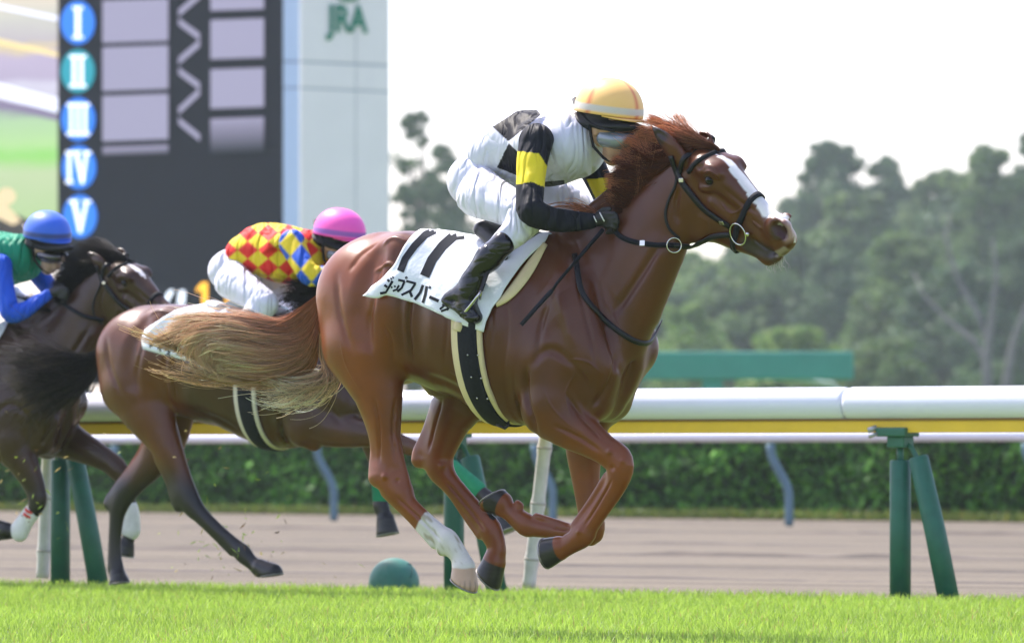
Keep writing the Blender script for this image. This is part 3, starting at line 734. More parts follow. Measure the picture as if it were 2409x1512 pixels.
# ------------------------------------------------------------------ result board
BF = Frame(400, 500, 86, 36)
board_m = mat('board_face', (.006, .010, .016), rough=.7, var=.15, nscale=2)
dark_m = mat('board_body', (.05, .06, .07), rough=.6)
bd = empty('result_board', tuple(BF.w(400, 1072, 0)-np.array([0, 0, .7]))); tag(bd, 'tall dark result board with roman numerals one to five on blue discs', 'board')
mb = MB(); fbox(mb, BF, 136, 668, -220, 905, .0, -.6); mb.build('panel', board_m, bd, bevel=.02)
mb = MB(); fbox(mb, BF, 180, 215, 905, 1085, -.2, -.5); mb.build('leg', dark_m, bd); mb = MB(); fbox(mb, BF, 560, 600, 905, 1085, -.2, -.5); mb.build('leg', dark_m, bd)
def glow(name, col, s, rgh=.5):
    return mat(name, col, rough=rgh, emit=s)
lav = glow('lit_panel', (.40, .36, .47), .16)
def fading(name, y0, y1):
    m, nt, b = new_mat(name); tc = nt.nodes.new('ShaderNodeTexCoord'); sp = nt.nodes.new('ShaderNodeSeparateXYZ'); nt.links.new(tc.outputs['Object'], sp.inputs[0])
    z0 = BF.w(400, y1, 0)[2]; z1 = BF.w(400, y0, 0)[2]; mr = nt.nodes.new('ShaderNodeMapRange'); mr.inputs['From Min'].default_value = z0; mr.inputs['From Max'].default_value = z1
    mr.inputs['To Min'].default_value = 0; mr.inputs['To Max'].default_value = .16
    nt.links.new(sp.outputs['Z'], mr.inputs[0]); b.inputs['Emission Color'].default_value = (.50, .44, .58, 1); nt.links.new(mr.outputs[0], b.inputs['Emission Strength'])
    r = ramp(nt, mr.outputs[0], [(0, (.020, .028, .038)), (.16, (.36, .32, .43))]); nt.links.new(r.outputs[0], b.inputs['Base Color']); return m
fade1 = fading('fading_panel', 278, 362); fade2 = fading('fading_strip', 338, 366)
def plate(name, pts, m, u=.02, parent=None):
    return obj(name, [BF.w(x, y, u) for x, y in pts], [tuple(range(len(pts)))[::-1]], m, parent or bd, False)
def quadp(x0, x1, y0, y1): return [(x0, y0), (x1, y0-(x1-x0)*.035), (x1, y1-(x1-x0)*.035), (x0, y1)]
scr = lambda n, x0, x1, y0, y1, m: plate(n, quadp(x0, x1, y0, y1), m)
for y0, y1 in ((-112, -8), (2, 102), (112, 215), (226, 333)): scr('name_panel', 241, 396, y0, y1, lav)
scr('name_panel', 241, 396, 346, 366, fade2)
for y0, y1 in ((-72, 26), (48, 140), (164, 256)): scr('time_panel', 495, 621, y0, y1, lav)
scr('time_panel', 495, 621, 280, 362, fade1)
for (x0, y0, x1, y1) in ((420,-64,473,-28),(473,-14,420,32),(420,50,473,88),(473,98,420,145),(420,166,473,204),(473,212,420,262),(420,283,473,325)):
    d = np.array([x1-x0, y1-y0], float); n_ = np.array([-d[1], d[0]])/np.linalg.norm(d)*8
    plate('bracket_mark', [(x0, y0-7), (x1-3, y1-9), (x1-3, y1+8), (x0, y0+9)] if x1 > x0 else [(x1, y1-9), (x0-3, y0-5), (x0-3, y0+12), (x1, y1+8)], lav, .021)
blue_d = glow('blue_disc', (.02, .18, .70), .42); teal_d = glow('teal_disc', (.01, .28, .34), .36); white_g = glow('white_numeral', (.8, .86, .95), .6)
def num(cx, cy, parts, disc):
    o3 = [(cx+40*math.cos(a), cy+51*math.sin(a)) for a in np.linspace(0, 2*math.pi, 41)[:-1]]
    dk = plate('disc', o3[::-1], disc, .024)
    mb = MB()
    for pts in parts: mb.add([BF.w(cx+x, cy+y, .03) for x, y in pts], [tuple(range(len(pts)))])
    mb.build('numeral', white_g, dk)
R_ = lambda x0, x1, y0, y1: [(x0, y0), (x1, y0), (x1, y1), (x0, y1)]
num(183, 54, [R_(-6,6,-32,32), R_(-12,12,-38,-31), R_(-12,12,31,38)], blue_d)
num(183, 168, [R_(-13,-4,-32,32), R_(4,13,-32,32), R_(-20,20,-38,-31), R_(-20,20,31,38)], teal_d)
num(184, 281, [R_(-20,-12,-32,32), R_(-4,4,-32,32), R_(12,20,-32,32), R_(-27,27,-38,-31), R_(-27,27,31,38)], blue_d)
num(186, 394, [R_(-27,-19,-32,32), R_(-32,-14,-38,-31), R_(-32,-14,31,38), [(-12,-36),(-2,-36),(10,20),(8,38),(4,38)], [(14,-36),(22,-36),(11,38),(7,38),(5,26)], R_(-15,5,-38,-32), R_(10,29,-38,-32)], blue_d)
num(188, 509, [[(-20,-36),(-9,-36),(3,18),(3,38),(-3,38)], [(12,-36),(20,-36),(4,38),(-1,38),(-1,20)], R_(-26,-4,-38,-32), R_(7,27,-38,-32)], blue_d)
orange_g = glow('orange_digit', (.9, .42, .03), .8)
def glyph(m, *polys):
    mb = MB()
    for pts in polys: mb.add([BF.w(x, y, .02) for x, y in pts], [tuple(range(len(pts)))])
    mb.build('digit', m, bd)
glyph(orange_g, [(475,664),(488,664),(488,716),(475,716),(475,681),(462,687),(462,679)])
glyph(orange_g, [(530,700),(556,712),(556,722),(530,710)])
glyph(white_g, [(377,716),(398,682),(410,682),(392,716)]); glyph(white_g, [(417,716),(421,683),(436,683),(434,716)])

# white pillar beside the board
PF = Frame(790, 300, 84.5, -24)
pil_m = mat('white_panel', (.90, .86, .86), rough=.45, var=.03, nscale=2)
pil_b = mat('shaded_white_panel', (.50, .64, .84), rough=.45, var=.03, nscale=2)  # white side face tinted blue, its shade painted into the colour
pr = empty('white_pillar', tuple(PF.w(790, 1072, 0)-np.array([0, 0, .7]))); tag(pr, 'tall white panelled pillar with green letters beside the dark board', 'pillar')
for (xa, xb) in ((706, 836), (838, 916)):
    for (ya, yb) in ((-260, 143), (148, 205), (209, 640), (645, 1078)):
        dy = lambda x: (x-706)*.045
        v = [PF.w(x, y, u) for u in (0, -.35) for (x, y) in ((xa, ya+dy(xa)), (xb, ya+dy(xb)), (xb, yb+dy(xb)), (xa, yb+dy(xa)))]
        mb = MB(); mb.add(v, [(0,1,2,3),(7,6,5,4),(0,4,5,1),(1,5,6,2),(2,6,7,3),(3,7,4,0)]); mb.build('panel', pil_m, pr)
mb = MB(); fbox(mb, PF, 707, 915, -259, 1085, -.02, -1.2); mb.build('core', mat('pillar_core', (.45, .50, .56), rough=.6), pr)
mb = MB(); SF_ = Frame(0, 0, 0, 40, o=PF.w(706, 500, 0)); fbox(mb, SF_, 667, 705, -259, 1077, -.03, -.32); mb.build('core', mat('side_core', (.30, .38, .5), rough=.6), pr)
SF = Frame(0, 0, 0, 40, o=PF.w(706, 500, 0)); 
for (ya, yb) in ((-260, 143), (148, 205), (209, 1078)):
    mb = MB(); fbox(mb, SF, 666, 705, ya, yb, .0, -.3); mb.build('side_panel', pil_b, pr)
def text_mesh(body, size, m, parent, F, px, py, wpx, u, name, offset=.01):
    cu = bpy.data.curves.new(name, 'FONT'); cu.body = body; cu.size = 1; cu.extrude = .01; cu.offset = offset; cu.align_x = 'CENTER'; cu.align_y = 'CENTER'
    to = bpy.data.objects.new(name, cu); C.objects.link(to); bpy.context.view_layer.update()
    me = bpy.data.meshes.new_from_object(to.evaluated_get(bpy.context.evaluated_depsgraph_get())); bpy.data.objects.remove(to)
    vs_ = np.array([v.co[:] for v in me.vertices]); fs = [tuple(p.vertices) for p in me.polygons]
    wd = vs_[:, 0].max()-vs_[:, 0].min(); c0 = F.loc(F.w(px, py, u)); L0 = F.loc(F.w(px-wpx/2, py, u)); L1 = F.loc(F.w(px+wpx/2, py, u)); k = abs(L1[0]-L0[0])/wd
    v = [F.glob((c0[0]+p[0]*k, c0[1]+p[2]*k, c0[2]+p[1]*k*size)) for p in vs_]
    return obj(name, v, fs, m, parent, False)
green_l = mat('green_lettering', (.02, .22, .14), rough=.5)
text_mesh('JRA', 1.35, green_l, pr, PF, 818, 48, 100, .02, 'lettering', .035)
mb = MB(); 
for a0 in (0,):
    pts = [(820+30*math.cos(a), -14+19*math.sin(a)) for a in np.linspace(0, 2*math.pi, 31)[:-1]]; mb.add([PF.w(x, y, .025) for x, y in pts], [tuple(range(30))])
mb.build('emblem', green_l, pr)
mb = MB(); pts = [(820+22*math.cos(a), -17+12*math.sin(a)) for a in np.linspace(0, 2*math.pi, 31)[:-1]]; mb.add([PF.w(x, y, .03) for x, y in pts], [tuple(range(30))]); mb.build('emblem_centre', pil_m, pr)

# big video screen left of the board, showing the race
VF = Frame(0, 300, 96, 30)
vid, nt, b = new_mat('video_picture')
tc = nt.nodes.new('ShaderNodeTexCoord'); sp = nt.nodes.new('ShaderNodeSeparateXYZ'); nt.links.new(tc.outputs['Object'], sp.inputs[0])
zt = VF.w(0, 0, 0)[2]; zb = VF.w(0, 600, 0)[2]
nn = noise_node(nt, 1.2, 5, .65, vec_scale=(.5, .5, 2.2)); ad = nt.nodes.new('ShaderNodeMath'); ad.operation = 'MULTIPLY_ADD'; ad.inputs[1].default_value = .5; nt.links.new(nn.outputs['Fac'], ad.inputs[0]); nt.links.new(sp.outputs['Z'], ad.inputs[2])
mr = nt.nodes.new('ShaderNodeMapRange'); mr.inputs['From Min'].default_value = zt+.25; mr.inputs['From Max'].default_value = zb+.25; nt.links.new(ad.outputs[0], mr.inputs[0])
rr = ramp(nt, mr.outputs[0], [(0, (.62, .55, .45)), (.08, (.50, .50, .45)), (.17, (.42, .38, .42)), (.18, (.60, .50, .28)), (.22, (.42, .36, .50)), (.32, (.38, .33, .46)), (.345, (.52, .50, .62)), (.40, (.50, .48, .58)), (.43, (.22, .20, .28)), (.46, (.34, .50, .30)), (.57, (.36, .58, .24)), (.62, (.24, .56, .12)), (.68, (.42, .52, .30)), (.85, (.36, .50, .24))])
nt.links.new(rr.outputs[0], b.inputs['Emission Color']); b.inputs['Emission Strength'].default_value = .62; b.inputs['Base Color'].default_value = (.05, .05, .05, 1)
vr = empty('video_screen', tuple(VF.w(0, 1072, 0)-np.array([0, 0, .7]))); tag(vr, 'large video screen showing pale green turf, cut by the left edge', 'screen')
mb = MB(); fbox(mb, VF, -420, 150, -260, 600, 0, -.5); mb.build('casing', dark_m, vr)
mb = MB(); mb.add([VF.w(x, y, .01) for x, y in ((-410, -250), (150, -250), (150, 590), (-410, 590))], [(0, 1, 2, 3)]); mb.build('picture', vid, vr)
wv = glow('picture_rail', (.62, .62, .75), .62); yv = glow('picture_line', (.62, .48, .22), .6); dv = glow('picture_shadow', (.20, .16, .24), .4)
for m_, ya, yb, th_ in ((wv, 190, 232, 34), (dv, 236, 268, 18), (yv, 96, 124, 12), (wv, 20, 40, 10)):
    mb = MB(); mb.add([VF.w(x, y, .014) for x, y in ((-300, ya-70), (140, yb), (140, yb+th_), (-300, ya-70+th_))], [(0, 1, 2, 3)]); mb.build('picture_band', m_, vr)
dkv = glow('picture_dark', (.05, .04, .035), .3); tanv = glow('picture_tan', (.55, .42, .25), .6)
mb = MB(); mb.add([VF.w(x, y, .015) for x, y in ((-60, 590), (-60, 520), (0, 512), (20, 500), (48, 508), (78, 525), (86, 560), (90, 590))], [tuple(range(8))]); mb.build('picture_shape', dkv, vr)
mb = MB(); mb.add([VF.w(15+22*math.cos(a), 462+20*math.sin(a), .016) for a in np.linspace(0, 6.28, 20)[:-1]], [tuple(range(19))]); mb.add([VF.w(x, y, .017) for x, y in ((-30, 470), (5, 470), (50, 520), (30, 530), (-30, 500))], [tuple(range(5))]); mb.build('picture_shape', tanv, vr)
mb = MB(); fbox(mb, VF, -200, -150, 600, 1085, -.1, -.4); mb.build('leg', dark_m, vr)
# ------------------------------------------------------------------ horses
VOX = 0.0045
YAW = 35.0
RA, RB = np.array([-2.46, 31.9]), np.array([2.27, 28.6])            # the running rail, seen from above
RDIR = (RB-RA)/np.linalg.norm(RB-RA); RNOR = np.array([-RDIR[1], RDIR[0]]); RNOR *= -np.sign(RNOR[1])  # towards the camera
def rail_depth(px, off):
    """depth at which the line parallel to the rail, off metres nearer, crosses pixel column px"""
    A = RA+RNOR*off; k = (px-CX)/FPX                     # x = k d ; A + t R
    t = (k*A[1]-A[0])/(RDIR[0]-k*RDIR[1]); return A[1]+t*RDIR[1]
def ident(px, py, r): return px, py, r
def simT(a, b, sc, rot=0.0):
    c, s = math.cos(rot), math.sin(rot)
    def T(px, py, r):
        x, y = (px-a[0])*sc, (py-a[1])*sc
        return b[0]+c*x-s*y, b[1]+s*x+c*y, r*sc
    return T

# muscles of the running horse, traced on its own plane (px, py, u, r, half width)
def trunk1(B, T):
    B.chain([(905,688,0,143,.225), (1000,702,0,158,.25), (1110,745,0,186,.275), (1215,780,0,212,.27), (1310,805,0,200,.235), (1385,850,0,128,.19)], k=.05, T=T)
    B.chain([(960,770,0,118,.19), (1060,800,0,120,.2)], k=.06, T=T)        # belly towards the flank
    B.chain([(1440,850,0,80,.10), (1420,940,0,52,.07)], k=.05, T=T)        # breastbone
    for sg in (1, -1):
        X = lambda x, u: x if sg > 0 else x+2*abs(u)*math.sin(math.radians(YAW))*600*1.0
        B.chain([(X(850,.1),700,sg*.10,118,.13), (X(850,.11),800,sg*.11,104,.12)], k=.06, T=T)      # buttock
        B.chain([(X(935,.12),620,sg*.12,58,.09), (X(905,.14),700,sg*.14,84,.11), (X(885,.14),790,sg*.14,90,.11)], k=.09, T=T)      # gluteus
        B.chain([(X(950,.16),582,sg*.160,18,.03), (X(985,.16),596,sg*.150,26,.03)], k=.09, T=T)    # point of hip
        B.chain([(X(1290,.13),600,sg*.07,40,.05), (X(1335,.17),700,sg*.14,66,.075), (X(1375,.17),815,sg*.150,62,.075)], k=.09, T=T)   # shoulder blade
        B.chain([(X(1275,.2),850,sg*.175,74,.07), (X(1300,.17),930,sg*.155,74,.085)], k=.07, T=T)  # triceps
    B.chain([(1400,870,.125,64,.08), (1395,940,.10,52,.07)], k=.05, T=T)      # breast, near and far
    B.chain([(1450,872,-.10,58,.075), (1440,940,-.09,50,.065)], k=.035, T=T)
    B.chain([(1352,905,.235,10,.02),(1375,1000,.20,10,.02)], k=.05, T=T, op='sub')
    B.chain([(1490,830,.03,7,.012),(1476,900,.035,9,.014),(1458,985,.02,9,.014)], k=.04, T=T, op='sub')
    B.chain([(1210,800,.30,8,.02),(1215,900,.29,9,.022),(1238,1000,.22,10,.02)], k=.06, T=T, op='sub')      # behind the elbow
    B.chain([(975,690,.29,10,.02),(968,780,.285,14,.024),(958,880,.25,14,.024)], k=.07, T=T, op='sub')      # flank
    B.chain([(880,600,.24,10,.02),(850,700,.27,10,.02),(850,800,.27,10,.02)], k=.07, T=T, op='sub')      # between the haunch muscles
def neck1(B, T, fr=None):
    B.chain([(1345,750,0,185,.165), (1425,690,0,160,.125), (1500,592,0,122,.095), (1568,490,0,92,.078), (1612,425,0,70,.068)], k=.06, T=T, fr=fr)
    B.chain([(1300,590,0,40,.06), (1400,510,0,34,.04), (1500,425,0,30,.032), (1590,372,0,28,.032)], k=.05, T=T, fr=fr)   # crest
    B.chain([(1475,800,.035,20,.03), (1520,700,.04,20,.03), (1560,600,.035,16,.024)], k=.09, T=T, fr=fr)      # brachiocephalic
def head1(B, T, fr):
    c = lambda n, **kw: B.chain(n, T=T, fr=fr, **kw)
    c([(1655,396,0,48,.062), (1698,412,0,48,.070), (1740,452,0,40,.056), (1790,503,0,33,.040), (1826,536,0,34,.044)], k=.03)
    c([(1640,440,0,60,.066), (1640,496,0,70,.058), (1690,528,0,48,.050), (1735,558,0,34,.040), (1780,585,0,21,.032), (1806,602,0,19,.030)], k=.035)
    c([(1680,470,0,60,.060), (1740,512,0,42,.046), (1800,556,0,30,.036), (1836,572,0,24,.032)], k=.03)      # side of the face
    c([(1612,495,.055,54,.024), (1632,530,.05,42,.02)], k=.03, mirror=True)          # cheek disc
    c([(1650,387,.045,20,.03), (1690,400,.042,16,.03)], k=.03, mirror=True)                    # temple
    c([(1652,402,.070,6,.006), (1672,396,.071,8,.008), (1690,410,.069,6,.006)], k=.026, mirror=True)      # brow over the eye
    c([(1652,443,.062,5,.006), (1668,446,.062,5,.006), (1682,440,.058,4,.006)], k=.02, mirror=True)      # lower lid
    c([(1680,476,.048,6,.010), (1722,508,.036,5,.010)], k=.04, mirror=True)            # facial crest
    c([(1846,532,.020,18,.024), (1854,560,.0,24,.032), (1840,582,0,19,.028)], k=.02)     # upper lip
    c([(1800,600,0,16,.026), (1812,610,0,16,.026), (1832,604,0,10,.022)], k=.015)                                   # chin, lower lip
    c([(1822,536,.034,27,.020)], k=.015, mirror=True)                        # nostril wings
    c([(1821,537,.062,15,.046), (1828,547,.060,19,.048), (1834,558,.054,13,.04)], k=.008, mirror=True, op='sub')       # nostrils
    for sg in (1, -1):
        c([(1768,566,sg*.045,3,.02), (1795,586,sg*.036,3.4,.022), (1822,600,sg*.030,3.2,.03)], k=.007, op='sub')   # mouth
    c([(1664,426,.088,10,.012)], k=.008, mirror=True, op='sub')                        # eye socket
def ears1(B, T, fr, e1=((1598,372),(1572,338),(1548,312),(1533,295)), e2=((1664,352),(1660,332),(1652,318),(1645,309))):
    for p, u in ((e1, .05), (e2, -.05)):
        B.chain([(*p[0], u, 27, .022), (*p[1], u*1.2, 25, .019), (*p[2], u*1.3, 14, .012), (*p[3], u*1.3, 2.0, .003)], k=.012, T=T, fr=fr)
        dx, dy = (10, -8)
        B.chain([(p[0][0]+dx, p[0][1]+dy, u+.026, 8, .012), (p[1][0]+dx*.6, p[1][1]+dy*.6, u*1.2+.020, 10, .012), (p[2][0], p[2][1], u*1.3+.012, 6, .008)], k=.006, T=T, fr=fr, op='sub')
def leg(B, nodes, T=None, k=.02, u=0):
    B.chain(nodes, k=k, T=T)
def hoof(B, c, sole, n, u, r0=30, r1=37, T=None, col=None, ru=.045):
    """coronet centre, sole centre, sole normal"""
    B.chain([(*c, u, r0, ru*.86), (*sole, u, r1, ru*1.12)], k=.005, T=T, plane=(sole, n, u), kp=.006)
    B.hoofs = getattr(B, 'hoofs', []); B.hoofs.append((c, sole, u, col, T, n, r1, ru*1.12))
def hind_near1(B, T=ident):
    leg(B, [(868,820,.13,108,.115), (880,880,.145,84,.095), (897,945,.15,57,.07), (909,1010,.15,37,.05), (915,1075,.15,27,.034), (912,1115,.15,33,.040), (925,1146,.15,32,.038), (952,1180,.15,25,.030),
             (1000,1225,.15,22.5,.025), (1035,1257,.15,25,.027), (1053,1273,.15,30,.034), (1078,1303,.15,24,.027), (1090,1332,.15,30,.036)], T, k=.04)
    leg(B, [(874,960,.15,26,.03), (884,1040,.15,16,.016), (884,1100,.15,19,.02), (885,1122,.15,21,.024)], T, k=.04)
    leg(B, [(930,1050,.15,9,.01), (945,1105,.15,14,.016), (955,1150,.15,14,.018)], T, k=.05)
    leg(B, [(905,1160,.15,9,.014), (955,1210,.15,8,.010), (1022,1280,.15,11,.018)], T, k=.014)
    leg(B, [(1040,1295,.15,12,.02)], T)
    hoof(B, (1091,1338), (1091,1376), (-.40,.92), .15, T=T, col='striped')
def hind_far1(B, T=ident):
    leg(B, [(1060,860,-.11,95,.10), (1085,935,-.12,68,.08), (1064,985,-.12,52,.065), (1048,1028,-.12,42,.05), (1032,1068,-.12,40,.042), (1036,1100,-.12,38,.040), (1056,1132,-.12,27,.030),
             (1100,1180,-.12,23,.025), (1134,1220,-.12,25,.027), (1153,1246,-.12,31,.034), (1168,1286,-.12,25,.027), (1163,1318,-.12,29,.036)], T, k=.03)
    leg(B, [(1040,960,-.12,34,.03), (1008,1020,-.12,20,.018), (988,1062,-.12,19,.022), (986,1080,-.12,21,.024)], T, k=.04)
    leg(B, [(1050,1140,-.12,9,.014), (1085,1200,-.12,8,.010), (1130,1258,-.12,11,.018)], T, k=.014)
    hoof(B, (1162,1324), (1148,1362), (-.62,.78), -.12, T=T)
def fore_near1(B, T=ident):
    leg(B, [(1292,955,.155,76,.08), (1338,997,.15,60,.07), (1384,1030,.14,45,.055), (1424,1058,.135,36,.045), (1452,1080,.13,38,.043), (1458,1106,.13,35,.040), (1446,1146,.13,27,.031),
             (1418,1190,.13,24,.026), (1388,1232,.13,25,.028), (1372,1256,.13,31,.034), (1340,1280,.13,24,.028), (1318,1289,.13,28,.034)], T, k=.025)
    leg(B, [(1290,1000,.16,26,.03), (1285,1012,.16,18,.025)], T)
    leg(B, [(1428,1120,.13,11,.014), (1388,1180,.13,8,.010), (1352,1235,.13,10,.018)], T, k=.014)
    leg(B, [(1343,1262,.13,8,.02), (1334,1262,.13,7,.016)], T, k=.008)
    leg(B, [(1468,1072,.135,12,.02), (1472,1095,.135,14,.024)], T, k=.012)
    hoof(B, (1313,1290), (1284,1301), (-.97,.2), .13, T=T)
def fore_far1(B, T=ident):
    leg(B, [(1400,930,-.12,70,.08), (1378,1010,-.12,54,.06), (1374,1060,-.12,47,.055), (1378,1127,-.12,36,.043), (1386,1195,-.12,31,.036), (1393,1232,-.12,33,.04), (1388,1256,-.12,28,.034),
             (1341,1252,-.12,20,.026), (1285,1246,-.12,19,.025), (1257,1240,-.12,23,.027), (1237,1233,-.12,28,.033), (1202,1206,-.12,22,.027), (1180,1186,-.12,28,.034)], T, k=.02)
    leg(B, [(1222,1190,-.12,11,.018), (1218,1184,-.12,9,.015)], T, k=.01)
    leg(B, [(1335,1236,-.12,8,.010), (1262,1214,-.12,9,.016)], T, k=.01)
    hoof(B, (1180,1184), (1158,1170), (-.42,-.90), -.12, T=T, col='small')

MUSCLE = [([(1440,745),(1500,655),(1560,560)], .020, -.007), ([(1395,640),(1418,740),(1440,820),(1466,890)], .018, -.008), ([(1385,965),(1432,905),(1455,830)], .014, -.006),
    ([(1236,860),(1238,940),(1262,1018)], .018, -.012), ([(1245,860),(1292,822),(1350,862),(1400,940)], .022, -.006), ([(1300,660),(1330,740),(1350,820)], .03, .006),
    ([(905,600),(882,680),(868,780),(882,860)], .022, -.006), ([(952,640),(940,740),(948,850)], .020, -.006), ([(790,640),(800,740),(832,840)], .022, -.005), ([(968,690),(960,760),(968,850)], .013, -.009),
    ([(990,880),(1060,905),(1130,950)], .03, -.005), ([(900,575),(930,560),(965,575)], .012, .005), ([(880,640),(915,620),(940,640)], .010, .004)]
LIMB1 = [([(1140,640),(1158,740),(1150,850)], .012, -.0022), ([(1175,650),(1195,750),(1185,870)], .012, -.0022), ([(1040,640),(1052,740),(1045,850)], .012, -.002), ([(1075,640),(1090,740),(1080,850)], .012, -.002),
    ([(1290,700),(1270,780),(1262,850)], .016, -.004), ([(1350,640),(1372,720),(1392,800),(1400,860)], .012, -.004), ([(1420,700),(1450,760),(1462,820)], .004, .002), ([(1330,845),(1380,850),(1415,880)], .004, .002),
    ([(1050,870),(1110,900),(1160,940)], .004, .0022), ([(800,800),(815,860),(850,920)], .004, .002), ([(900,760),(920,800),(925,860)], .012, -.004), ([(820,640),(850,600),(890,570)], .016, -.004), ([(1330,922),(1372,985),(1425,1038)], .011, -.006), ([(1300,1000),(1360,1028),(1412,1062)], .011, -.005), ([(1345,960),(1395,1005),(1432,1050)], .004, .0028),
    ([(1440,1128),(1404,1188),(1374,1238)], .006, -.0055), ([(1434,1062)], .013, .005), ([(1466,1084)], .012, .004), ([(1440,1100)], .012, -.004), ([(1362,1250)], .012, .004),
    ([(880,930),(890,1000),(893,1085)], .010, -.006), ([(930,940),(925,1010),(930,1085)], .010, -.004), ([(930,1166),(1000,1232),(1040,1274)], .006, -.0055), ([(905,1120)], .015, .005), ([(935,1130)], .010, -.004),
    ([(1040,940),(1022,1000),(1008,1060)], .010, -.006), ([(1045,1128),(1095,1188),(1140,1245)], .006, -.0055), ([(1040,1095)], .014, .005), ([(1300,1240),(1340,1246)], .005, -.004),
    ([(920,960),(930,1010),(925,1060)], .0035, .002), ([(1350,880),(1330,930),(1345,985)], .0035, .0022), ([(1280,920),(1300,960),(1340,1000)], .0035, .002)]
FACE1 = [([(1690,468),(1715,500),(1738,496),(1760,476)], .0035, .0025), ([(1700,440),(1740,475),(1780,500)], .012, -.004), ([(1640,505),(1680,530)], .02, .003), ([(1655,408),(1668,402),(1684,410),(1692,424)], .0045, .0045),
    ([(1650,420),(1664,413),(1678,424)], .003, .002), ([(1652,436),(1666,441),(1680,432)], .003, .0025), ([(1600,440),(1590,480),(1596,530)], .012, -.005), ([(1770,520),(1795,540)], .006, .003), ([(1640,395),(1656,388)], .012, -.005)]

worn_steel = mat('worn_steel', (.30, .29, .28), rough=.45, metal=.9, var=.3, nscale=40)
def shoes(B, parent):
    for (c, so, u, st, T, n, r1, ru) in B.hoofs:
        T = T or ident; fr = B.fr; a = T(*so, r1); p0 = fr.loc(fr.w(a[0], a[1], u)); b = T(so[0]+n[0]*10, so[1]+n[1]*10, 1)
        v = fr.loc(fr.w(b[0], b[1], u))-p0; v[1] = 0; v /= np.linalg.norm(v); e = np.array([v[2], 0, -v[0]]); R = a[2]*fr.w(a[0], a[1], u)[1]/FPX*.97
        toe = 1 if e[0]*(1 if v[2] < .3 else 1) > 0 else -1
        pts = [fr.glob(p0+e*R*math.cos(q)+np.array([0, 1, 0])*ru*.97*math.sin(q)+v*.001) for q in np.linspace(0, 2*math.pi, 29)]
        mb = MB(); mb.tube(pts, .0032, 6, cap=False); mb.build('horseshoe', worn_steel, parent, smooth=True)
coat_m = attr_mat('horse_coat', rough=.36, var=.14, nscale=9, bumpy=.2, bscale=260, bdist=.0012, sheen=0, coat=.16, spec=.34, coat_rough=.20, wide=.12)
hair_m = attr_mat('horse_hair', rough=.38, var=.05, nscale=9, bumpy=0, spec=.4, trans=.55)
leather = mat('black_leather', (.010, .010, .012), rough=.42, spec=.3, var=.3, nscale=60, bumpy=.2, bscale=400, bdist=.001)
rubber = mat('black_webbing', (.012, .013, .018), rough=.75, spec=.2, var=.3, nscale=80, bumpy=.4, bscale=500, bdist=.001)
steel = mat('polished_steel', (.62, .61, .58), rough=.22, metal=1)
eye_m = mat('horse_eye', (.003, .002, .002), rough=.10, spec=.35)
cloth_w = mat('white_number_cloth', (.78, .81, .86), rough=.8, var=.04, nscale=12, bumpy=.5, bscale=14, bdist=.012, sheen=.1)
ink = mat('black_print', (.02, .022, .03), rough=.9, spec=.15)
foam = mat('cream_foam_pad', (.70, .58, .34), rough=.85, var=.08, nscale=20, bumpy=.3, bscale=120, bdist=.002)

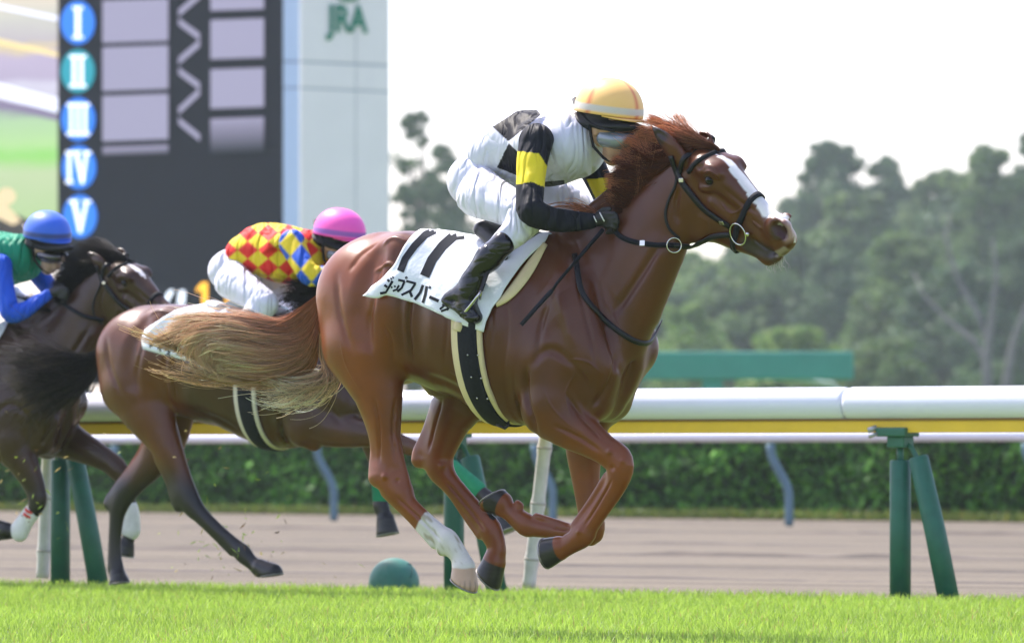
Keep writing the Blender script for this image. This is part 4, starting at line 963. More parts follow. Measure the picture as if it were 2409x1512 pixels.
def paint_horse(B, V, base, T=ident, H=None, shade_col=None, sock=False, blaze=False, points=False, star=False):
    fr = B.fr; n = len(V); L = fr.loc(V); col = np.tile(np.array(base, float), (n, 1))
    nz = vnoise(V, 9, 3); nf = vnoise(V, 60, 5)
    col *= (1+.10*nz+.04*nf)[:, None]
    q = lambda f, x, y, u=0: f.loc(f.w(*T(x, y, 1)[:2], u))[[0, 2]]
    if shade_col is not None:      # shade painted over neck, shoulder and barrel; legs and quarters keep lit copper
        m = sstep(V[:, 2]+.05*nz, .62, .86)*sstep(L[:, 0]+.06*nz, -.40, -.18); col = lerp(col, shade_col, m*.9)*(1+.08*vnoise(V, 16, 21))[:, None]
    if points:        # black lower legs of the bays
        m = 1-sstep(V[:, 2]+.04*nz, points-.14, points+.10)
        col = lerp(col, (.012, .010, .010), m)
    if H is not None:
        h = H.loc(V); hp = h[:, [0, 2]]; sc = T(0, 0, 1)[2]
        near_head = (np.linalg.norm(V-H.w(*T(1745, 480, 1)[:2], 0), axis=1) < .40)
        if blaze or star:
            path = [(1699,366,.002),(1712,384,.011),(1738,418,.017),(1762,444,.017),(1788,466,.019),(1812,492,.022),(1838,516,.022),(1856,533,.012),(1864,544,.004)]
            if star: path = [(1700,372,.008),(1716,388,.012),(1724,398,.003)]
            d = np.full(n, 9.0)
            for a, b in zip(path[:-1], path[1:]):
                pa, pb = q(H, a[0], a[1]), q(H, b[0], b[1]); dd, t = seg_d(hp, pa, pb); ww = a[2]+(b[2]-a[2])*t
                d = np.where(dd < .045, np.minimum(d, np.abs(h[:, 1]-.010+.010*t)-ww*(1+.22*nf)), d)
            m = 1-sstep(d, -.002, .004); m *= near_head
            col = lerp(col, (.78, .76, .75), m)
        if blaze:
            dm = np.linalg.norm(hp-q(H, 1864, 540), axis=1); m = (1-sstep(dm+.01*nf, .025, .06))*near_head*(1-sstep(np.abs(h[:, 1]), .025, .045))
            col = lerp(col, (.42, .27, .25), m*.85)
        dl, _ = seg_d(hp, q(H, 1775, 572), q(H, 1822, 592)); m = (1-sstep(dl+.006*nf, .015, .05))*near_head*(h[:, 1] > -.2)
        col = lerp(col, (.035, .027, .025), m*.9)
        if blaze:
            dl, _ = seg_d(hp, q(H, 1835, 596), q(H, 1856, 582)); m = (1-sstep(dl+.006*nf, .004, .015))*near_head
            col = lerp(col, (.40, .33, .28), m*.7)
        for sg in (1, -1):
            pe = H.w(*T(1664, 426, 1)[:2], 0)
            de = np.linalg.norm(h-np.array([*q(H, 1664, 426, .08)[:1], sg*.08, q(H, 1664, 426, .08)[1]]), axis=1)
            m = 1-sstep(de+.004*nf, .016, .034); col = lerp(col, (.03, .016, .012), m)
            c3 = np.array([q(H, 1829, 548, .05)[0], sg*.046, q(H, 1829, 548, .05)[1]]); dn = np.linalg.norm(h-c3, axis=1)
            m = 1-sstep(dn+.003*nf, .028, .048); col = lerp(col, (.05, .032, .030), m*.75)
            m = 1-sstep(np.abs(h[:, 1]), .028, .046); col = lerp(col, (.045, .005, .007), m*(dn < .036)*(H.loc(V)[:, 1]*sg > 0))
        pe_ = H.w(*T(1552, 316, 1)[:2], .065); de = np.linalg.norm(V-pe_, axis=1); col = lerp(col, (.028, .013, .010), (1-sstep(de+.006*nf, .03, .06)))
    if sock:
        P0, P1 = q(fr, 998, 1217, .15), q(fr, 1072, 1284, .15); d = P1-P0; d /= np.linalg.norm(d)
        t = (L[:, [0, 2]]-P0) @ d; dd, _ = seg_d(L[:, [0, 2]], P0, q(fr, 1091, 1376, .15))
        m = sstep(t+.006*nf, -.006, .004)*(L[:, 1] > .07)*(dd < .14)
        dirt = sstep(vnoise(V, 120, 8)+.35*vnoise(V, 30, 9), .1, .7)
        cw = np.array([.62, .59, .55])*(1-.7*dirt[:, None])+np.array([.27, .23, .13])*.7*dirt[:, None]
        col = col*(1-m[:, None])+cw*m[:, None]
    for (c, s_, u, style, TT, *_r) in B.hoofs:
        TT = TT or ident
        a = fr.loc(fr.w(*TT(*c, 1)[:2], u)); b = fr.loc(fr.w(*TT(*s_, 1)[:2], u)); ax = (b-a)/np.linalg.norm(b-a)
        rel = L-a; t = rel @ ax; rad = np.linalg.norm(rel-t[:, None]*ax, axis=1)
        m = sstep(t+.002*nf, -.006, -.002)*(t < .16)*(rad < .095)*(np.abs(L[:, 1]-u) < .075)*(np.linalg.norm(rel, axis=1) < (.074 if style == 'small' else .105))
        hc = np.tile([.026, .024, .022], (n, 1))*(1+.35*vnoise(V*np.array([1, 1, 4]), 60, 11))[:, None]
        if style == 'striped':
            ang = np.arctan2(rel[:, 1]-0, rel[:, 0]); st = sstep(np.sin(ang*7+1.3)+.3*nf, -.1, .25)*sstep(-L[:, 0]+a[0], -.02, .0)
            front = sstep(rel[:, 0], -.045, -.030)
            low = sstep(t, .035, .06)*sstep(np.sin(ang*16)+nf, .2, .6)
            hc = lerp(hc, (.50, .33, .23), front*(1-.35*low)); 
        rim = sstep(t, .999*np.linalg.norm(b-a)-.004, np.linalg.norm(b-a)+.002)
        col = col*(1-m[:, None])+hc*m[:, None]
    return np.clip(col, .003, .9)

def eyes(B, H, T, parent, r=.0185):
    for sg in (1, -1):
        p = H.loc(H.w(*T(1664, 426, 1)[:2], .082)); p[1] = sg*.068; c = H.glob(p)
        mb = MB(); mb.ball(c, r, 10); mb.build('eye', eye_m, parent, smooth=True)

def bridle(pre, bvh, H, T, parent_name, label, group, near=True):
    TT = lambda p: T(p[0], p[1], 1)[:2]; k = T(0, 0, 1)[2]
    r = empty(parent_name, tuple(H.w(*TT((1640, 440)), 0))); tag(r, label, 'bridle', group)
    ring('noseband', bvh, H, TT((1781, 462)), TT((1732, 592)), .026, .005, .007, rubber, r, R=.24, smooth=3)
    ring('browband', bvh, H, TT((1690, 352)), TT((1612, 432)), .020, .002, .006, rubber, r, R=.22, arc=(-1.9, 1.75))
    laid('throatlatch', bvh, [TT(p) for p in ((1594,408),(1590,437),(1575,468),(1566,502),(1570,528),(1580,545),(1598,560))], .011, .003, .004, leather, r)
    ring('headpiece', bvh, H, TT((1642, 345)), TT((1615, 440)), .022, .003, .006, leather, r, R=.2, arc=(-1.9, 1.9))
    laid('cheekpiece', bvh, [TT(p) for p in ((1580,366),(1590,395),(1603,425),(1628,458),(1652,486),(1680,508),(1706,524),(1718,532))], .026, .004, .006, leather, r)
    laid('curb_strap', bvh, [TT(p) for p in ((1722,556),(1726,575),(1733,594))], .016, .004, .006, leather, r, n=12)
    for (x, y) in ((1608, 424), (1703, 521)):
        h = hit(bvh, *TT((x, y)), .012)
        if h:
            mb = MB(); q = h[1].to_track_quat('Z', 'Y').to_matrix().to_4x4(); q.translation = h[0]
            mb.box(-.012, .012, -.008, .008, 0, .004, q); mb.build('buckle', steel, r, bevel=.0015)
    h = hit(bvh, *TT((1741, 548)), .012)
    if h:
        torus('bit_ring', h[0], Vector(H.L)*.9+h[1]*.5, .042, .0034, steel, r)
        e = hit(bvh, *TT((1764, 549)), .012); mb = MB(); mb.ball((e or h)[0], .009, 8); mb.build('bit_ball', steel, r, smooth=True)
    return r

def horse_hair(H, F, T, parent, c0, c1, n=2600, seed=3, s=1.0, up=1.0):
    W = lambda x, y, u: (H if x > 1600 else F).w(*T(x, y, 1)[:2], u)
    # mane: root on the crest, tip blown back
    M = [ # root ................................ tip
        [(1690,352,-.01),(1665,336,-.0),(1620,315,.0),(1580,292,.0),(1545,278,.0)],
        [(1672,348,-.01),(1640,325,.0),(1600,303,.0),(1560,288,.0),(1528,286,.0)],
        [(1650,348,.0),(1612,322,.01),(1575,300,.0),(1540,290,.0),(1524,298,.0)],
        [(1630,352,.01),(1590,335,.01),(1552,310,.0),(1528,305,.0),(1512,318,.0)],
        [(1610,362,.01),(1570,348,.02),(1530,325,.01),(1505,325,.0),(1478,340,.0)],
        [(1590,378,.01),(1545,366,.03),(1505,344,.02),(1478,344,.02),(1450,350,.02)],
        [(1568,396,.01),(1522,388,.04),(1482,366,.04),(1452,362,.03),(1428,372,.03)],
        [(1545,416,.02),(1502,410,.05),(1466,392,.05),(1440,386,.04),(1420,392,.04)],
        [(1522,436,.02),(1490,436,.05),(1458,420,.06),(1436,410,.05),(1418,408,.05)],
        [(1500,456,.03),(1474,462,.05),(1452,446,.06),(1434,432,.05),(1424,425,.05)],
        [(1482,474,.03),(1462,482,.05),(1446,470,.06),(1436,456,.06),(1430,446,.06)]]
    M = [[(x+(14 if y > 300 and i > 0 else 4)*(i/4), y+2*i, u) for i, (x, y, u) in enumerate(m)] for m in M]
    g1 = [[W(*p) for p in m] for m in M]
    g2 = []
    for m in M[3:]:
        (a, b, _), (c, d, _) = m[0], m[-1]
        g2.append([W(a, b, .03), W(a-.35*(a-c)-4, b+16+.1*(d-b), .055), W(a-.62*(a-c)-4, b+10+.35*(d-b), .065), W(c+6, d+14, .055)])
    o = strands('mane', g1, n, 0, parent, hair_m, .0009*s, .0005*s, c0, c1, noise=.018, tipnoise=.010, clump=60, spread=.010, short=.45, seed=seed, flare=.03, conv=.6)
    strands('mane_underlayer', g2, n//2, 0, parent, hair_m, .0016*s, .0008*s, tuple(x*.8 for x in c0), c0, noise=.012, tipnoise=.012, clump=40, spread=.010, short=.4, seed=seed+1)
    g3 = [[W(1420,512,.04), W(1392,498,.06), W(1355,482,.06), W(1318,468,.05)], [W(1440,522,.04), W(1405,512,.07), W(1362,498,.07), W(1325,486,.05)]]
    strands('withers_tuft', g3, 160, 0, parent, hair_m, .0013*s, .0006*s, c0, c1, noise=.02, tipnoise=.012, clump=8, spread=.006, short=.4, seed=seed+2)

# --- the chestnut in front
F1 = Frame(1130, 745, 23.0, YAW)
H1 = Frame(0, 0, 0, 50, tilt=-15, o=F1.w(1625, 420, 0))
B1 = Body(F1)
trunk1(B1, ident); neck1(B1, ident)
hind_near1(B1); hind_far1(B1); fore_near1(B1); fore_far1(B1)
head1(B1, ident, H1); ears1(B1, ident, H1)
V, Q, P = B1.mesh(VOX); V = relax(V, Q, 3, .5)
V = carve(V, Q, bvh_of(V, Q), MUSCLE+LIMB1+FACE1)
h1 = obj('horse', V, Q, coat_m, col=paint_horse(B1, V, (.205, .052, .010), shade_col=(.080, .022, .005), H=H1, sock=True, blaze=True))
tag(h1, 'chestnut racehorse galloping in front with a white blaze and one white hind sock', 'horse', 'racehorses')
shoes(B1, h1)
bvh1 = bvh_of(V, Q)
eyes(B1, H1, ident, h1)
horse_hair(H1, F1, ident, h1, (.20, .062, .024), (.78, .38, .20), n=8600)
_z = lambda x, y, u: F1.w(294+x*.2441, 647+y*.2441, u)
TG = [[(1850,205,0),(1700,320,.0),(1500,400,.0),(1250,360,.03),(1000,330,.03),(820,350,.0),(640,400,.0),(560,430,0)],
      [(1860,230,0),(1720,350,.0),(1520,430,.0),(1250,400,.05),(950,395,.05),(700,405,.04),(450,450,0),(300,520,0)],
      [(1860,260,0),(1740,390,.0),(1560,470,.0),(1280,450,.06),(950,430,.07),(650,470,.06),(430,560,.02),(240,640,0)],
      [(1865,290,0),(1760,440,.0),(1600,540,.0),(1330,520,.05),(1000,470,.08),(700,520,.08),(520,650,.06),(400,760,.0)],
      [(1865,330,0),(1780,500,.0),(1650,600,.0),(1400,610,.04),(1100,560,.08),(780,570,.10),(620,700,.08),(700,850,.0)],
      [(1865,380,0),(1790,560,.0),(1680,680,.0),(1450,720,.02),(1150,660,.06),(850,640,.10),(700,760,.10),(860,920,.04)],
      [(1870,420,0),(1800,640,.0),(1700,760,-.02),(1480,830,.0),(1200,800,.03),(950,760,.06),(800,840,.06),(1000,980,.04)],
      [(1870,460,0),(1820,700,.0),(1720,850,-.04),(1500,930,-.03),(1250,930,.0),(1000,880,.02),(850,850,.04),(650,820,.02)],
      [(1875,500,0),(1830,760,-.02),(1740,920,-.06),(1500,1000,-.05),(1250,1010,-.03),(1000,980,.0),(750,930,.0),(450,870,.0)],
      [(1885,540,0),(1850,800,-.04),(1790,930,-.08),(1560,1030,-.08),(1330,1060,-.05),(1100,1040,-.03),(850,990,.0),(560,920,.0)]]
TG = [[(x, y+(75 if i < 3 and k > 1 else 0)*(1-i*.25)+(45 if i < 3 and k > 3 else 0), u) for k, (x, y, u) in enumerate(g)] for i, g in enumerate(TG)]
TG = [[(x, y-max(0, 1300-x)*.06, u) for x, y, u in g] for g in TG]
strands('tail', [[_z(*p) for p in g] for g in TG], 11500, 0, h1, hair_m, .0010, .0007, (.46, .16, .07), (.95, .74, .57), noise=.014, tipnoise=.010, clump=90, pts=20, spread=.007, short=.5, seed=11, flare=.035, conv=.55, vcol=.16)
T2_ = [[(1890,560,0),(1900,760,-.03),(1960,900,-.05),(1850,960,-.05),(1650,1010,-.05),(1400,1080,-.04),(1180,1070,-.02)],
       [(1900,600,0),(1930,800,-.03),(2040,1000,-.04),(1960,1120,-.04),(1850,1190,-.04),(1650,1180,-.04),(1450,1130,-.03)],
       [(1890,560,0),(1880,780,-.03),(1960,930,-.06),(1780,1010,-.06),(1560,1090,-.05),(1320,1140,-.03),(1150,1060,-.02)]]
strands('tail_wisps', [[_z(*p) for p in g] for g in T2_], 340, 0, h1, hair_m, .0015, .0008, (.6, .36, .22), (.95, .82, .64), noise=.03, tipnoise=.02, clump=26, pts=20, spread=.008, short=.4, seed=12, flare=.04)
T3_ = [[(1300,1000,0),(1000,990,.0),(700,950,.01),(450,880,.01),(250,840,.0),(120,760,.0)],
       [(700,800,.02),(560,720,.02),(400,640,.02),(200,590,.0),(80,550,.0),(0,505,0)]]
for i, g in enumerate(T3_):
    gg = [[_z(*p) for p in g], [_z(p[0], p[1]+25, p[2]+.01) for p in g]]
    strands('tail_wisps', gg, 90, 0, h1, hair_m, .0013, .0007, (.5, .3, .14), (.78, .58, .34), noise=.02, tipnoise=.014, clump=9, pts=20, spread=.005, short=.55, seed=20+i, flare=.04)
strands('whiskers', [[H1.w(1805,618,.01), H1.w(1800,632,.01), H1.w(1806,642,.01)], [H1.w(1845,604,.0), H1.w(1848,615,.0), H1.w(1840,624,.0)]], 60, 0, h1, hair_m, .0005, .0003, (.5,.45,.4), (.7,.66,.6), noise=.01, tipnoise=.008, clump=20, pts=6, spread=.004, seed=5)
# ------------------------------------------------------------------ tack of the chestnut
def K(x, y): return (823.4+x*.2723, 470.5+y*.2723)
left = [(1022,533),(990,545),(968,562),(954,580),(932,623),(902,664),(872,699)]
right = [(1292,556),(1283,574),(1259,596),(1230,628),(1202,665),(1177,706),(1152,745),(1143,781)]
nr, nc = 34, 60
G = np.zeros((nr, nc, 3)); 
bot = resample(np.array([(872,699,0),(897,703,0),(913,695,0),(950,704,0),(987,714,0),(1040,738,0),(1096,763,0),(1143,779,0)], float), nc)
top = resample(np.array([(1022,533,0),(1060,529,0),(1105,527,0),(1160,536,0),(1220,548,0),(1290,556,0)], float), nc)
Lp = resample(np.array([(x, y, 0) for x, y in left], float), nr); Rp = resample(np.array([(x, y, 0) for x, y in right], float), nr)
for i in range(nr):
    for j in range(nc):
        f, g = j/(nc-1), i/(nr-1)
        x = (1-g)*top[j][0]+g*bot[j][0]+(1-f)*(Lp[i][0]-((1-g)*top[0][0]+g*bot[0][0]))+f*(Rp[i][0]-((1-g)*top[-1][0]+g*bot[-1][0]))
        y = (1-g)*top[j][1]+g*bot[j][1]+(1-f)*(Lp[i][1]-((1-g)*top[0][1]+g*bot[0][1]))+f*(Rp[i][1]-((1-g)*top[-1][1]+g*bot[-1][1]))
        h = hit(bvh1, x, y, 0)
        if h is None or F1.loc(np.array(h[0]))[1] < .0: q = bvh1.find_nearest(Vector(F1.w(x, y, .03))); h = (q[0], q[1])
        n = Vector(h[1]); lift = .010+.022*g*(.5+.5*math.sin(f*9+g*2))*.5+.035*max(0, f-.72)*g
        if f < .5: lift += .02*g*g*(1-f*2)*(.5+.5*math.sin(g*8+f*14))
        G[i, j] = np.array(h[0]+n*lift)
G = smooth_grid(G, 1)
LG = F1.loc(G.reshape(-1, 3)).reshape(nr, nc, 3); FG = LG.copy(); FG[..., 1] *= -1; FG = FG[::-1]
ridge = (LG[:1]+FG[-1:])/2; ridge[..., 1] = 0; ridge[..., 2] = np.maximum(LG[:1, :, 2], FG[-1:, :, 2])+.006
ALL = np.concatenate([FG, ridge, LG]); WG = F1.glob(ALL.reshape(-1, 3)).reshape(ALL.shape)
sc1 = sheet_obj('saddle_cloth', WG, cloth_w, None, thick=.004)
tag(sc1, 'white cloth printed with number 11 over the back of the chestnut horse', 'saddle cloth', 'numbered saddle cloths')
bc = BVHTree.FromPolygons([tuple(v) for v in G.reshape(-1, 3).tolist()], [(i*nc+j, i*nc+j+1, (i+1)*nc+j+1, (i+1)*nc+j) for i in range(nr-1) for j in range(nc-1)])
k = K
marks('digit', bc, [([k(735,266),k(650,306),k(560,400),k(480,510),k(438,618)], 17)], ink, sc1, off=.0035)
marks('digit', bc, [([k(985,300),k(900,312),k(800,402),k(710,520),k(648,660)], 23)], ink, sc1, off=.0035)
st = []
def S_(pts, w=5.5): st.append(([k(*p) for p in pts], w))
# ji-small tsu-pu-su-pa-long mark-ku
S_([(300,735),(322,752)]); S_([(325,690),(345,706)]); S_([(262,805),(310,795),(370,700)], 5.5); S_([(352,676),(366,688)], 3.5); S_([(368,666),(382,676)], 3.5)
S_([(358,745),(366,760)], 4); S_([(386,738),(394,754)], 4); S_([(372,785),(405,772),(425,735)], 4.5)
S_([(418,690),(478,702)], 5.5); S_([(476,702),(450,760),(410,790)], 5.5); S_([(483,668),(492,664),(499,671),(494,680),(485,678),(483,668)], 2.2)
S_([(490,700),(572,722)], 5.5); S_([(568,722),(530,780),(450,822)], 5.5); S_([(520,790),(540,838)], 6)
S_([(635,735),(612,800),(562,862)], 6.5); S_([(668,745),(655,820),(634,890)], 6.5); S_([(686,752),(694,747),(702,755),(697,765),(688,762),(686,752)], 2.4)
S_([(690,838),(770,874)], 7.5); S_([(800,900),(860,925),(840,950)], 6); S_([(815,915),(780,945)], 5); S_([(850,940),(790,962)], 5)
marks('lettering', bc, st, ink, sc1, off=.0035)

sad = empty('race_saddle', tuple(F1.w(1190, 560, 0))); tag(sad, 'small black race saddle with cream foam pad strapped on the chestnut horse', 'saddle', 'race saddles')
# cream pad that shows in front of the cloth and behind the girth
pl = [(1150,620),(1165,650),(1175,690),(1172,722)]
def pad(name, lft, rgt, m, parent, off, nr=22, nc=8, bulge=.012):
    Gp, Np = laid_sheet(bvh1, lft, rgt, nr, nc, off, F1)
    for j in range(nc): Gp[:, j] += Np[:, j]*bulge*math.sin(math.pi*j/(nc-1))
    return sheet_obj(name, smooth_grid(Gp, 2), m, parent, thick=.006)
pad('foam_pad', [(1278,574),(1255,602),(1229,636),(1200,676),(1170,712)], [(1288,578),(1276,604),(1258,638),(1236,670),(1213,696),(1191,713),(1170,722)], foam, sad, .004, bulge=.010)
pad('foam_pad', [(1076,756),(1071,768),(1074,776)], [(1094,760),(1096,770),(1092,780)], foam, sad, .016, nr=6, nc=5)
ring('girth_pad', bvh1, F1, (1198,570), (1190,1000), .150, .004, .009, foam, sad, R=.6, n=90, arc=(-2.0*1.0-1.142, -1.0))
ring('girth', bvh1, F1, (1202,570), (1194,1000), .092, .014, .006, rubber, sad, R=.6, n=90, arc=(-2.0*1.0-1.142, -1.0))
ring('girth_pad', bvh1, F1, (1198,570), (1190,1000), .150, .004, .009, foam, sad, R=.6, n=90, arc=(1.0, 3.15))
ring('girth', bvh1, F1, (1202,570), (1194,1000), .092, .014, .006, rubber, sad, R=.6, n=90, arc=(1.0, 3.15))
for (x, y) in ((883,22),(941,25),(904,149),(962,157),(938,269),(994,278)):
    px, py = 764.6+x*.389, 823.4+y*.389; h = hit(bvh1, px, py, .022)
    if h: mb = MB(); mb.ball(h[0], .004, 5); mb.build('girth_stud', steel, sad, smooth=True)
h0 = hit(bvh1, 1172, 985, .024)[0]
band('girth_keeper', [h0, Vector(F1.w(1177,1002,.10)), Vector(F1.w(1188,1007,.10)), Vector(F1.w(1197,1000,.10)), Vector(F1.w(1196,990,.09))], [Vector(F1.L)]*5, .012, .003, leather, sad)
# saddle body: cantle and seat under the rider
SB = Body(F1)
SB.chain([(1160,545,0,16,.10), (1200,545,0,12,.11), (1262,556,0,12,.08)], k=.02); SB.chain([(1150,538,0,20,.09), (1175,548,.05,14,.06)], k=.02)
SB.chain([(1135,540,.09,17,.03), (1165,575,.15,22,.02), (1180,600,.18,20,.012)], k=.03)
v, q, _ = SB.mesh(.006); obj('seat', v, q, leather, sad)
# stirrup and its leather
mb = MB(); u = .33
pts = [F1.w(*K(1132,790), u), F1.w(*K(1088,850), u+.01), F1.w(*K(1040,915), u+.01), F1.w(*K(1003,965), u), F1.w(*K(988,990), u-.01)]
mb.tube(pts, [.005,.006,.007,.009,.008], 8, flat=.7)
pts2 = [F1.w(*K(1132,790), u), F1.w(*K(1128,860), u-.06), F1.w(*K(1110,940), u-.09), F1.w(*K(1060,1010), u-.09)]
mb.tube(pts2, [.005,.005,.006,.007], 8); stp = mb.build('stirrup', steel, sad, smooth=True)
mb = MB(); mb.tube([F1.w(*K(965,985), u), F1.w(*K(1030,1030), u-.07), F1.w(*K(1075,1030), u-.09)], [.012,.014,.010], 8, flat=.6); mb.build('tread', rubber, stp, smooth=True)
band('stirrup_leather', [F1.w(*K(1240,520), .30), F1.w(*K(1180,640), .31), F1.w(*K(1140,760), .32), F1.w(*K(1133,792), u)], [Vector(F1.L)]*4, .02, .003, leather, sad)

bridle('', bvh1, H1, ident, 'bridle', 'black bridle with a steel bit ring on the chestnut horse', 'bridles')
rn = empty('reins', tuple(F1.w(1450, 540, .1))); tag(rn, 'black braided rubber reins running from the gloved hand to the bit ring', 'reins')
laid('rein', bvh1, [(1447,535),(1452,548),(1467,560),(1492,569),(1521,574),(1552,577),(1584,577)], .020, .008, .006, rubber, rn, n=40)
laid('rein', bvh1, [(1584,577),(1612,578),(1636,572),(1660,560),(1690,553),(1722,551)], .022, .010, .006, leather, rn, n=40)
h = hit(bvh1, 1584, 577, .016); torus('rein_ring', h[0], h[1], .028, .0028, steel, rn)
h = hit(bvh1, 1517, 573, .016)
if h:
    mb = MB(); q = h[1].to_track_quat('Z', 'Y').to_matrix().to_4x4(); q.translation = h[0]; mb.box(-.012, .012, -.011, .011, 0, .004, q); mb.build('buckle', steel, rn, bevel=.0015)
# breast strap hanging round the base of the neck
bs = empty('breast_strap', tuple(F1.w(1500, 790, 0))); tag(bs, 'thin black breast strap looped round the base of the chestnut neck', 'strap')
nearp = [(1352,600),(1358,635),(1366,681),(1388,719),(1425,756),(1472,790),(1500,806)]
P = []; N = []
for x, y, _ in resample(np.array([(x, y, 0) for x, y in nearp], float), 26):
    hh = hit(bvh1, x, y, .006)
    if hh: P.append(hh[0]); N.append(hh[1])
for (x, y, uu) in ((1512,810,.02),(1524,806,-.03),(1534,798,-.07),(1545,785,-.12),(1552,768,-.15),(1554,756,-.17)):
    hh = hit(bvh1, x, y, .006) if uu > -.13 else None
    if hh: P.append(hh[0]); N.append(hh[1]); continue
    p = Vector(F1.w(x, y, uu)); q = bvh1.find_nearest(p); d = (p-q[0]); P.append(p); N.append(Vector((.75, -.55, -.1)).lerp(Vector((.6, .75, 0)), min(1, max(0, -uu*4))))
for _ in range(3): P = [P[0]]+[(P[i-1]+P[i]*2+P[i+1])/4 for i in range(1, len(P)-1)]+[P[-1]]; N = [N[0]]+[(N[i-1]+N[i]*2+N[i+1]).normalized() for i in range(1, len(N)-1)]+[N[-1]]
for i, p in enumerate(P):
    q = bvh1.find_nearest(p); d = (p-q[0]).dot(q[1])
    if d < .005 and q[3] < .08: P[i] = q[0]+q[1]*.007
for _ in range(1): P = [P[0]]+[(P[i-1]+P[i]*2+P[i+1])/4 for i in range(1, len(P)-1)]+[P[-1]]
band('strap', P, N, .022, .005, leather, bs)
# ------------------------------------------------------------------ riders
skin_m = attr_mat('skin', rough=.5, var=.1, nscale=30, bumpy=.1, bscale=300, bdist=.0006)
silk_m = attr_mat('racing_silk', rough=.58, var=.03, nscale=10, bumpy=.1, bscale=900, bdist=.0006, sheen=0, spec=.18, wide=.0)
def folds(m, scale, dist, strength, rot, sc, seed=0, ridged=True):
    """long soft creases of cloth pulled tight"""
    nt = m.node_tree; b = nt.nodes['Principled BSDF']; tc = nt.nodes.new('ShaderNodeTexCoord'); mp = nt.nodes.new('ShaderNodeMapping')
    mp.inputs['Rotation'].default_value = rot; mp.inputs['Scale'].default_value = sc; mp.inputs['Location'].default_value = (seed, 0, 0)
    n = nt.nodes.new('ShaderNodeTexNoise'); n.inputs['Scale'].default_value = scale; n.inputs['Detail'].default_value = 1.5
    n.inputs['Distortion'].default_value = .6
    nt.links.new(tc.outputs['Object'], mp.inputs[0]); nt.links.new(mp.outputs[0], n.inputs['Vector'])
    a = nt.nodes.new('ShaderNodeMath'); a.operation = 'SUBTRACT'; a.inputs[1].default_value = .5; nt.links.new(n.outputs['Fac'], a.inputs[0])
    c = nt.nodes.new('ShaderNodeMath'); c.operation = 'ABSOLUTE'; nt.links.new(a.outputs[0], c.inputs[0])
    bp = nt.nodes.new('ShaderNodeBump'); bp.inputs['Strength'].default_value = strength; bp.inputs['Distance'].default_value = dist
    nt.links.new(c.outputs[0], bp.inputs['Height'])
    if b.inputs['Normal'].links: nt.links.new(b.inputs['Normal'].links[0].from_socket, bp.inputs['Normal'])
    nt.links.new(bp.outputs[0], b.inputs['Normal']); return m
cap_silk = attr_mat('cap_silk', rough=.5, var=.03, nscale=10, bumpy=.05, bscale=500, bdist=.0005, sheen=.1)
folds(silk_m, 7, .07, .8, (0, .5, .6), (2.2, 1.2, .55))
white_silk = folds(mat('white_breeches', (.70, .70, .82), rough=.5, var=.03, nscale=8, sheen=.1), 7, .08, .75, (0, .75, .6), (2.6, 1.2, .55), seed=3)
patent = folds(mat('patent_leather_boot', (.004, .0045, .006), rough=.16, coat=.5, spec=.35), 9, .06, .55, (0, .6, .6), (.6, 1, 2.0))
glove_m = mat('black_glove', (.016, .016, .018), rough=.6, var=.3, nscale=60, bumpy=.3, bscale=300, bdist=.001)
black_m = mat('black_padding', (.014, .014, .016), rough=.7, var=.2, nscale=40)
lens_m = mat('goggle_lens', (.22, .25, .31), rough=.06, coat=1, spec=.8)
white_strap = mat('white_piping', (.75, .75, .75), rough=.6)

ARMS1 = dict(near=[(1262,333,.185,42,.062),(1254,372,.215,39,.056),(1250,410,.24,36,.052),(1247,455,.275,35,.05),(1250,495,.305,34,.046),(1288,514,.27,29,.042),(1340,520,.19,25,.036),(1390,520,.115,18,.026)],
             far=[(1368,345,-.17,42,.06),(1396,400,-.19,33,.05),(1420,450,-.195,30,.045),(1440,500,-.18,28,.04),(1440,530,-.12,24,.032),(1430,520,-.02,17,.024)])
def solid(name, chains, F, T, vox, m, parent, col=None, k=.03, subs=()):
    B = Body(F)
    for c in chains: B.chain(c, k=k, T=T)
    for c in subs: B.chain(c, k=.01, T=T, op='sub')
    v, q, _ = B.mesh(vox); v = relax(v, q, 1, .4)
    cc = col(v, B) if callable(col) else (np.tile(np.array(col, float), (len(v), 1)) if col is not None else None)
    return obj(name, v, q, m, parent, True, cc)
def grow(c, d, dpx=None):
    dpx = d*600 if dpx is None else dpx
    return [(x, y, u, r+dpx, w+d) for x, y, u, r, w in c]

